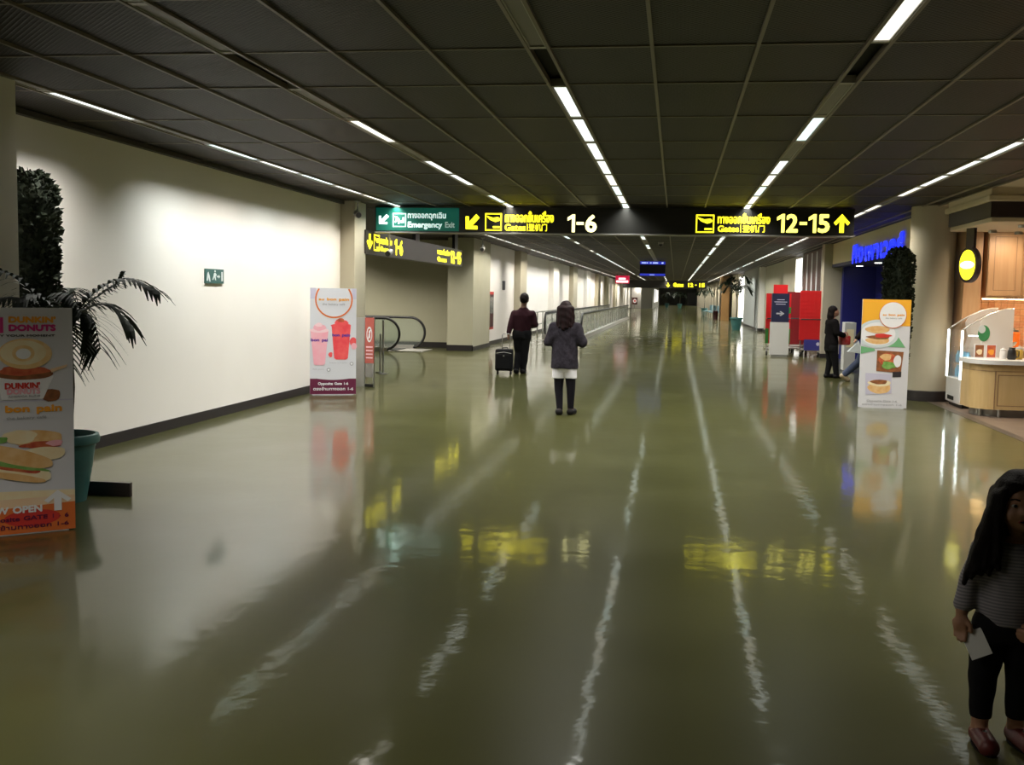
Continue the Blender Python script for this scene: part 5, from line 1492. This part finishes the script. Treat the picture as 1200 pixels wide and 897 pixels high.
feet = [('path', [(-.072, .015, .030), (-.055, -.105, .024)], [.028, .027]), ('path', [(.055, .055, .030), (.095, -.06, .024)], [.028, .027])]
rh = hand_prims((-.157, -.022, .485), (-.162, -.03, .44), (.18, -.15, -1), (.75, -.65, 0), r=.0085, curl=.35, L=.058)
lh = hand_prims((.080, -.112, .47), (.055, -.130, .455), (-.8, -.3, -.5), (-.2, -.3, 1), r=.0092, curl=.9, L=.05)
sdf_obj('body', [(head, .018), (torso + legs + feet, .025), (arms, .01), (rh[0] + lh[0], .008), (rh[1] + lh[1], .003)], .0052, 'skin', c_, k=.014)
sdf_obj('shirt', [([('loft', [(.455, 0, 0, .104, .085), (.52, 0, 0, .106, .088), (.60, 0, 0, .100, .082), (.66, .005, 0, .100, .080), (.725, .01, .005, .097, .070), (.752, .012, .008, .068, .058)])], .01),
                  (G([('path', RA[:2] + [(-.152, -.015, .515)], [.036, .029, .023]), ('path', LA[:2] + [(.100, -.080, .50)], [.036, .029, .023])], .010), .01)], .0055, 'stripe', c_, k=.03, wrinkle=.003, wfreq=60)
sdf_obj('leggings', [([('loft', [(.40, 0, 0, .092, .075), (.49, 0, 0, .098, .08)])], .01), (G(legs, .007), .006)], .006, 'trousers', c_, k=.03, wrinkle=.0018, wfreq=70, cut=lambda P: .095 - P[..., 2])
for i, f in enumerate(feet):
    s = sdf_obj('shoe', [(G([f], .0085), .01)], .0052, 'shoe_maroon', c_, cut=lambda P: P[..., 2] - .062)
    a, b = Vector(f[1][0]), Vector(f[1][1]); q = a.lerp(b, .55)
    MB().sphere((q.x, q.y, .060), (.010, .010, .006), 10).build('buckle', 'steel', s, smooth=True)
    q = a.lerp(b, .5); m = MB(); m.box(a.x - .036, a.x + .036, b.y - .026, a.y + .03, 0, .008)
    MB().prism([(x, y, 0) for x, y in [(a.x + (b.x - a.x) * .5 + X, a.y + (b.y - a.y) * .5 + Y) for X, Y in ell(0, 0, .037, .095, 26, rot=-math.atan2(b.x - a.x, a.y - b.y) * -1)]], (0, 0, .008)).build('sole', 'shoe_black', s)
hl = hair_locks(5, 11, lambda u: (hx - .070 + .012 * u, -.040 + .10 * u, hz + .02), lambda u: (hx - .178 + .035 * u, -.060 + .12 * u, .60 + .03 * math.sin(u * 9)), .030, .009)
hl += hair_locks(8, 7, lambda u: (hx - .064, -.050 + .02 * u, hz + .0), lambda u: (hx - .155 + .085 * u, -.075 - .012 * u, .63 + .05 * u + .02 * math.sin(u * 17)), .022, .008)
hl += hair_locks(6, 8, lambda u: (hx + .070 - .012 * u, -.02 + .09 * u, hz + .02), lambda u: (hx + .125 - .03 * u, -.05 + .13 * u, .62 + .03 * math.sin(u * 7)), .030, .009)
hl += hair_locks(7, 7, lambda u: (hx - .06 + .12 * u, .07, hz + .02), lambda u: (hx - .09 + .18 * u, .085, .60), .034, .012)
hl += [('path', [(hx - .062, -.055, hz + .045), (hx - .078, -.075, hz - .06), (hx - .075, -.085, .70)], [.016, .014, .006])]
def facecut(P):
    q = ((P[..., 0] - hx) / .060) ** 2 + ((P[..., 2] - (hz - .030)) / .090) ** 2
    return np.minimum((1 - np.sqrt(q)) * .06, -(P[..., 1] + .012))
sdf_obj('hair', [([('ell', (hx, .008, hz + .030), (.086, .098, .092)), ('ell', (hx, .03, hz - .05), (.082, .075, .10))] + hl, .012)], .0055, 'hair', c_, wrinkle=.002, wfreq=110, cut=facecut)
for s in (-1, 1):
    MB().sphere((hx + s * .028, -.078, hz + .002), (.0125, .006, .0065), 12).build('eye', 'eyewhite', c_, smooth=True)
    MB().sphere((hx + s * .028, -.0835, hz + .002), (.0062, .003, .0062), 10).build('iris', 'hair', c_, smooth=True)
    MB().tube([(hx + s * .014, -.083, hz + .022), (hx + s * .03, -.083, hz + .027), (hx + s * .044, -.074, hz + .022)], .003, 6).build('eyebrow', 'hair', c_, smooth=True)
MB().sphere((hx, -.083, hz - .052), (.019, .008, .0085), 14).build('lips', 'lips', c_, smooth=True)
MB().sphere((hx, -.0885, hz - .052), (.013, .004, .0045), 12).build('mouth', 'shoe_black', c_, smooth=True)
mb = MB(); mb.box(-.037, .037, -.0012, .0012, -.048, .048)
o = mb.build('paper_card', 'card'); tag(o, 'white paper card held in the child\'s hand', 'card')
o.location = (1.098, 3.925, .385); o.rotation_euler = (-.4, -.5, -.25)

# --- person in black with red bag near the luggage trolleys (faces right)
p_ = thing('person', 'person in black with dark hair carrying a red bag', 'person', (3.17, 22.5, 0), -1.25)
head = [('ell', (0, .03, 1.36), (.070, .088, .100)), ('ell', (0, .08, 1.315), (.05, .05, .055)), ('cap', (0, .02, 1.30), (0, -.01, 1.20), .044, .05), ('ell', (0, .122, 1.335), (.011, .014, .016)), ('ell', (-.071, .02, 1.35), (.01, .018, .026)), ('ell', (.071, .02, 1.35), (.01, .018, .026))]
torso = [('loft', [(.60, 0, 0, .14, .11), (.72, 0, 0, .145, .115), (.88, 0, .0, .12, .10), (1.02, 0, 0, .135, .105), (1.12, 0, -.01, .150, .10), (1.18, 0, -.01, .12, .08), (1.21, 0, 0, .06, .06)])]
arms = [('path', [(-.15, 0, 1.14), (-.19, .0, .93), (-.12, .18, .90)], [.046, .04, .03]), ('path', [(.15, 0, 1.14), (.19, .02, .93), (.12, .20, .88)], [.046, .04, .03])]
legs = [('path', [(-.07, 0, .62), (-.07, .02, .36), (-.07, -.03, .07)], [.085, .058, .040]), ('path', [(.07, 0, .62), (.075, .06, .36), (.075, .10, .07)], [.085, .058, .040])]
feet = [('path', [(-.07, -.05, .04), (-.075, .10, .035)], [.038, .036]), ('path', [(.075, .08, .04), (.08, .23, .035)], [.038, .036])]
lh = hand_prims((-.11, .19, .90), (-.08, .24, .89), (.3, 1, -.2), (0, 0, 1), r=.009, curl=.9, L=.055)
rh = hand_prims((.11, .21, .88), (.08, .26, .87), (-.3, 1, -.2), (0, 0, 1), r=.009, curl=.9, L=.055)
sdf_obj('body', [(head + torso + legs + feet, .03), (arms, .01), (lh[0] + rh[0], .01), (lh[1] + rh[1], .003)], .011, 'skin', p_, k=.02)
sdf_obj('coat', [(G(torso, .018), .02), (G(arms, .02), .02)], .012, 'coat_black', p_, k=.04, wrinkle=.004)
sdf_obj('trousers', [(G(legs, .012), .02), (G([('loft', [(.56, 0, 0, .14, .11), (.70, 0, 0, .145, .115)])], .01), .01)], .012, 'trousers', p_, k=.04)
for f in feet: sdf_obj('shoe', [(G([f], .014), .01)], .011, 'shoe_black', p_)
sdf_obj('hair', [([('ell', (0, .0, 1.385), (.088, .098, .095)), ('ell', (0, -.04, 1.27), (.085, .07, .13)), ('ell', (0, -.05, 1.17), (.07, .05, .10))], .02)], .011, 'hair', p_, wrinkle=.002, wfreq=70)
t = thing('hand_bag', 'red hand bag held by the person in black', 'bag', (3.43, 22.58, .68), -1.25)
MB().box(-.09, .09, -.09, .11, 0, .19).build('body', 'bag_red', t, bevel=.03, smooth=True)
MB().tube([(0, -.05, .18), (0, -.03, .25), (0, .06, .25), (0, .09, .18)], .01, 8).build('handle', 'bag_red', t, smooth=True)

# --- person in dark top and jeans mostly hidden behind the poster board (striding, faces right)
q_ = thing('person', 'person in dark top and blue jeans striding behind the orange poster board', 'person', (3.74, 21.6, 0), -1.45)
head = [('ell', (0, .14, 1.42), (.072, .09, .10)), ('cap', (0, .10, 1.36), (0, .05, 1.24), .046, .052), ('ell', (0, .19, 1.375), (.05, .05, .055)), ('ell', (0, .232, 1.395), (.011, .014, .016)), ('ell', (-.072, .13, 1.41), (.01, .018, .026)), ('ell', (.072, .13, 1.41), (.01, .018, .026))]
torso = [('loft', [(.66, 0, -.02, .15, .115), (.78, 0, 0, .155, .12), (.95, 0, .02, .14, .11), (1.12, 0, .04, .16, .11), (1.22, 0, .05, .14, .09), (1.27, 0, .05, .06, .06)])]
arms = [('path', [(-.16, .04, 1.19), (-.21, -.06, .96), (-.19, -.16, .86)], [.048, .042, .032]), ('path', [(.16, .04, 1.19), (.21, .08, .95), (.16, .26, .90)], [.048, .042, .032])]
legs = [('path', [(-.08, 0, .70), (-.085, -.13, .40), (-.09, -.42, .13)], [.09, .062, .044]), ('path', [(.08, 0, .70), (.085, .14, .40), (.085, .18, .07)], [.09, .062, .044])]
feet = [('path', [(-.09, -.45, .11), (-.09, -.34, .035)], [.040, .036]), ('path', [(.085, .16, .04), (.09, .31, .035)], [.040, .036])]
lh = hand_prims((-.19, -.17, .85), (-.188, -.20, .80), (.1, -.2, -1), (1, 0, 0), r=.009, curl=.8, L=.055)
rh = hand_prims((.15, .27, .90), (.12, .31, .89), (-.3, 1, -.1), (0, 0, 1), r=.009, curl=.6, L=.055)
sdf_obj('body', [(head + torso + legs + feet, .03), (arms, .01), (lh[0] + rh[0], .01), (lh[1] + rh[1], .003)], .011, 'skin', q_, k=.02)
sdf_obj('top', [(G(torso, .016), .02), (G(arms, .018), .02)], .012, 'coat_black', q_, k=.04, wrinkle=.004)
sdf_obj('jeans', [(G(legs, .016), .02), (G([('loft', [(.62, 0, -.02, .15, .115), (.76, 0, 0, .155, .12)])], .008), .01)], .012, 'jeans', q_, k=.05, wrinkle=.004)
for f in feet: sdf_obj('shoe', [(G([f], .014), .01)], .011, 'shoe_tan', q_)
sdf_obj('hair', [([('ell', (0, .11, 1.445), (.088, .10, .092)), ('ell', (0, .07, 1.36), (.08, .06, .08))], .02)], .011, 'hair', q_, wrinkle=.002, wfreq=70, cut=lambda P: np.minimum(P[..., 1] - .17, 1.46 - P[..., 2]))
t = thing('shopping_bag', 'pale plastic shopping bag swinging from the hand of the striding person', 'bag', (3.50, 21.42, .80), 0)
MB().add([(.03, 0, 0.02), (.0, -.03, -.02), (-.16, -.05, -.20), (-.18, .05, -.20), (.10, .06, -.24), (.12, -.05, -.24), (.0, .03, -.02)], [(0, 1, 2, 5), (1, 6, 3, 2), (6, 0, 4, 3), (2, 3, 4, 5), (0, 5, 4)]).build('sack', 'bag_plastic', t)
MB().tube([(.02, 0, -.02), (.0, 0, .03), (-.01, 0, -.02)], .006, 6).build('handle', 'bag_plastic', t)
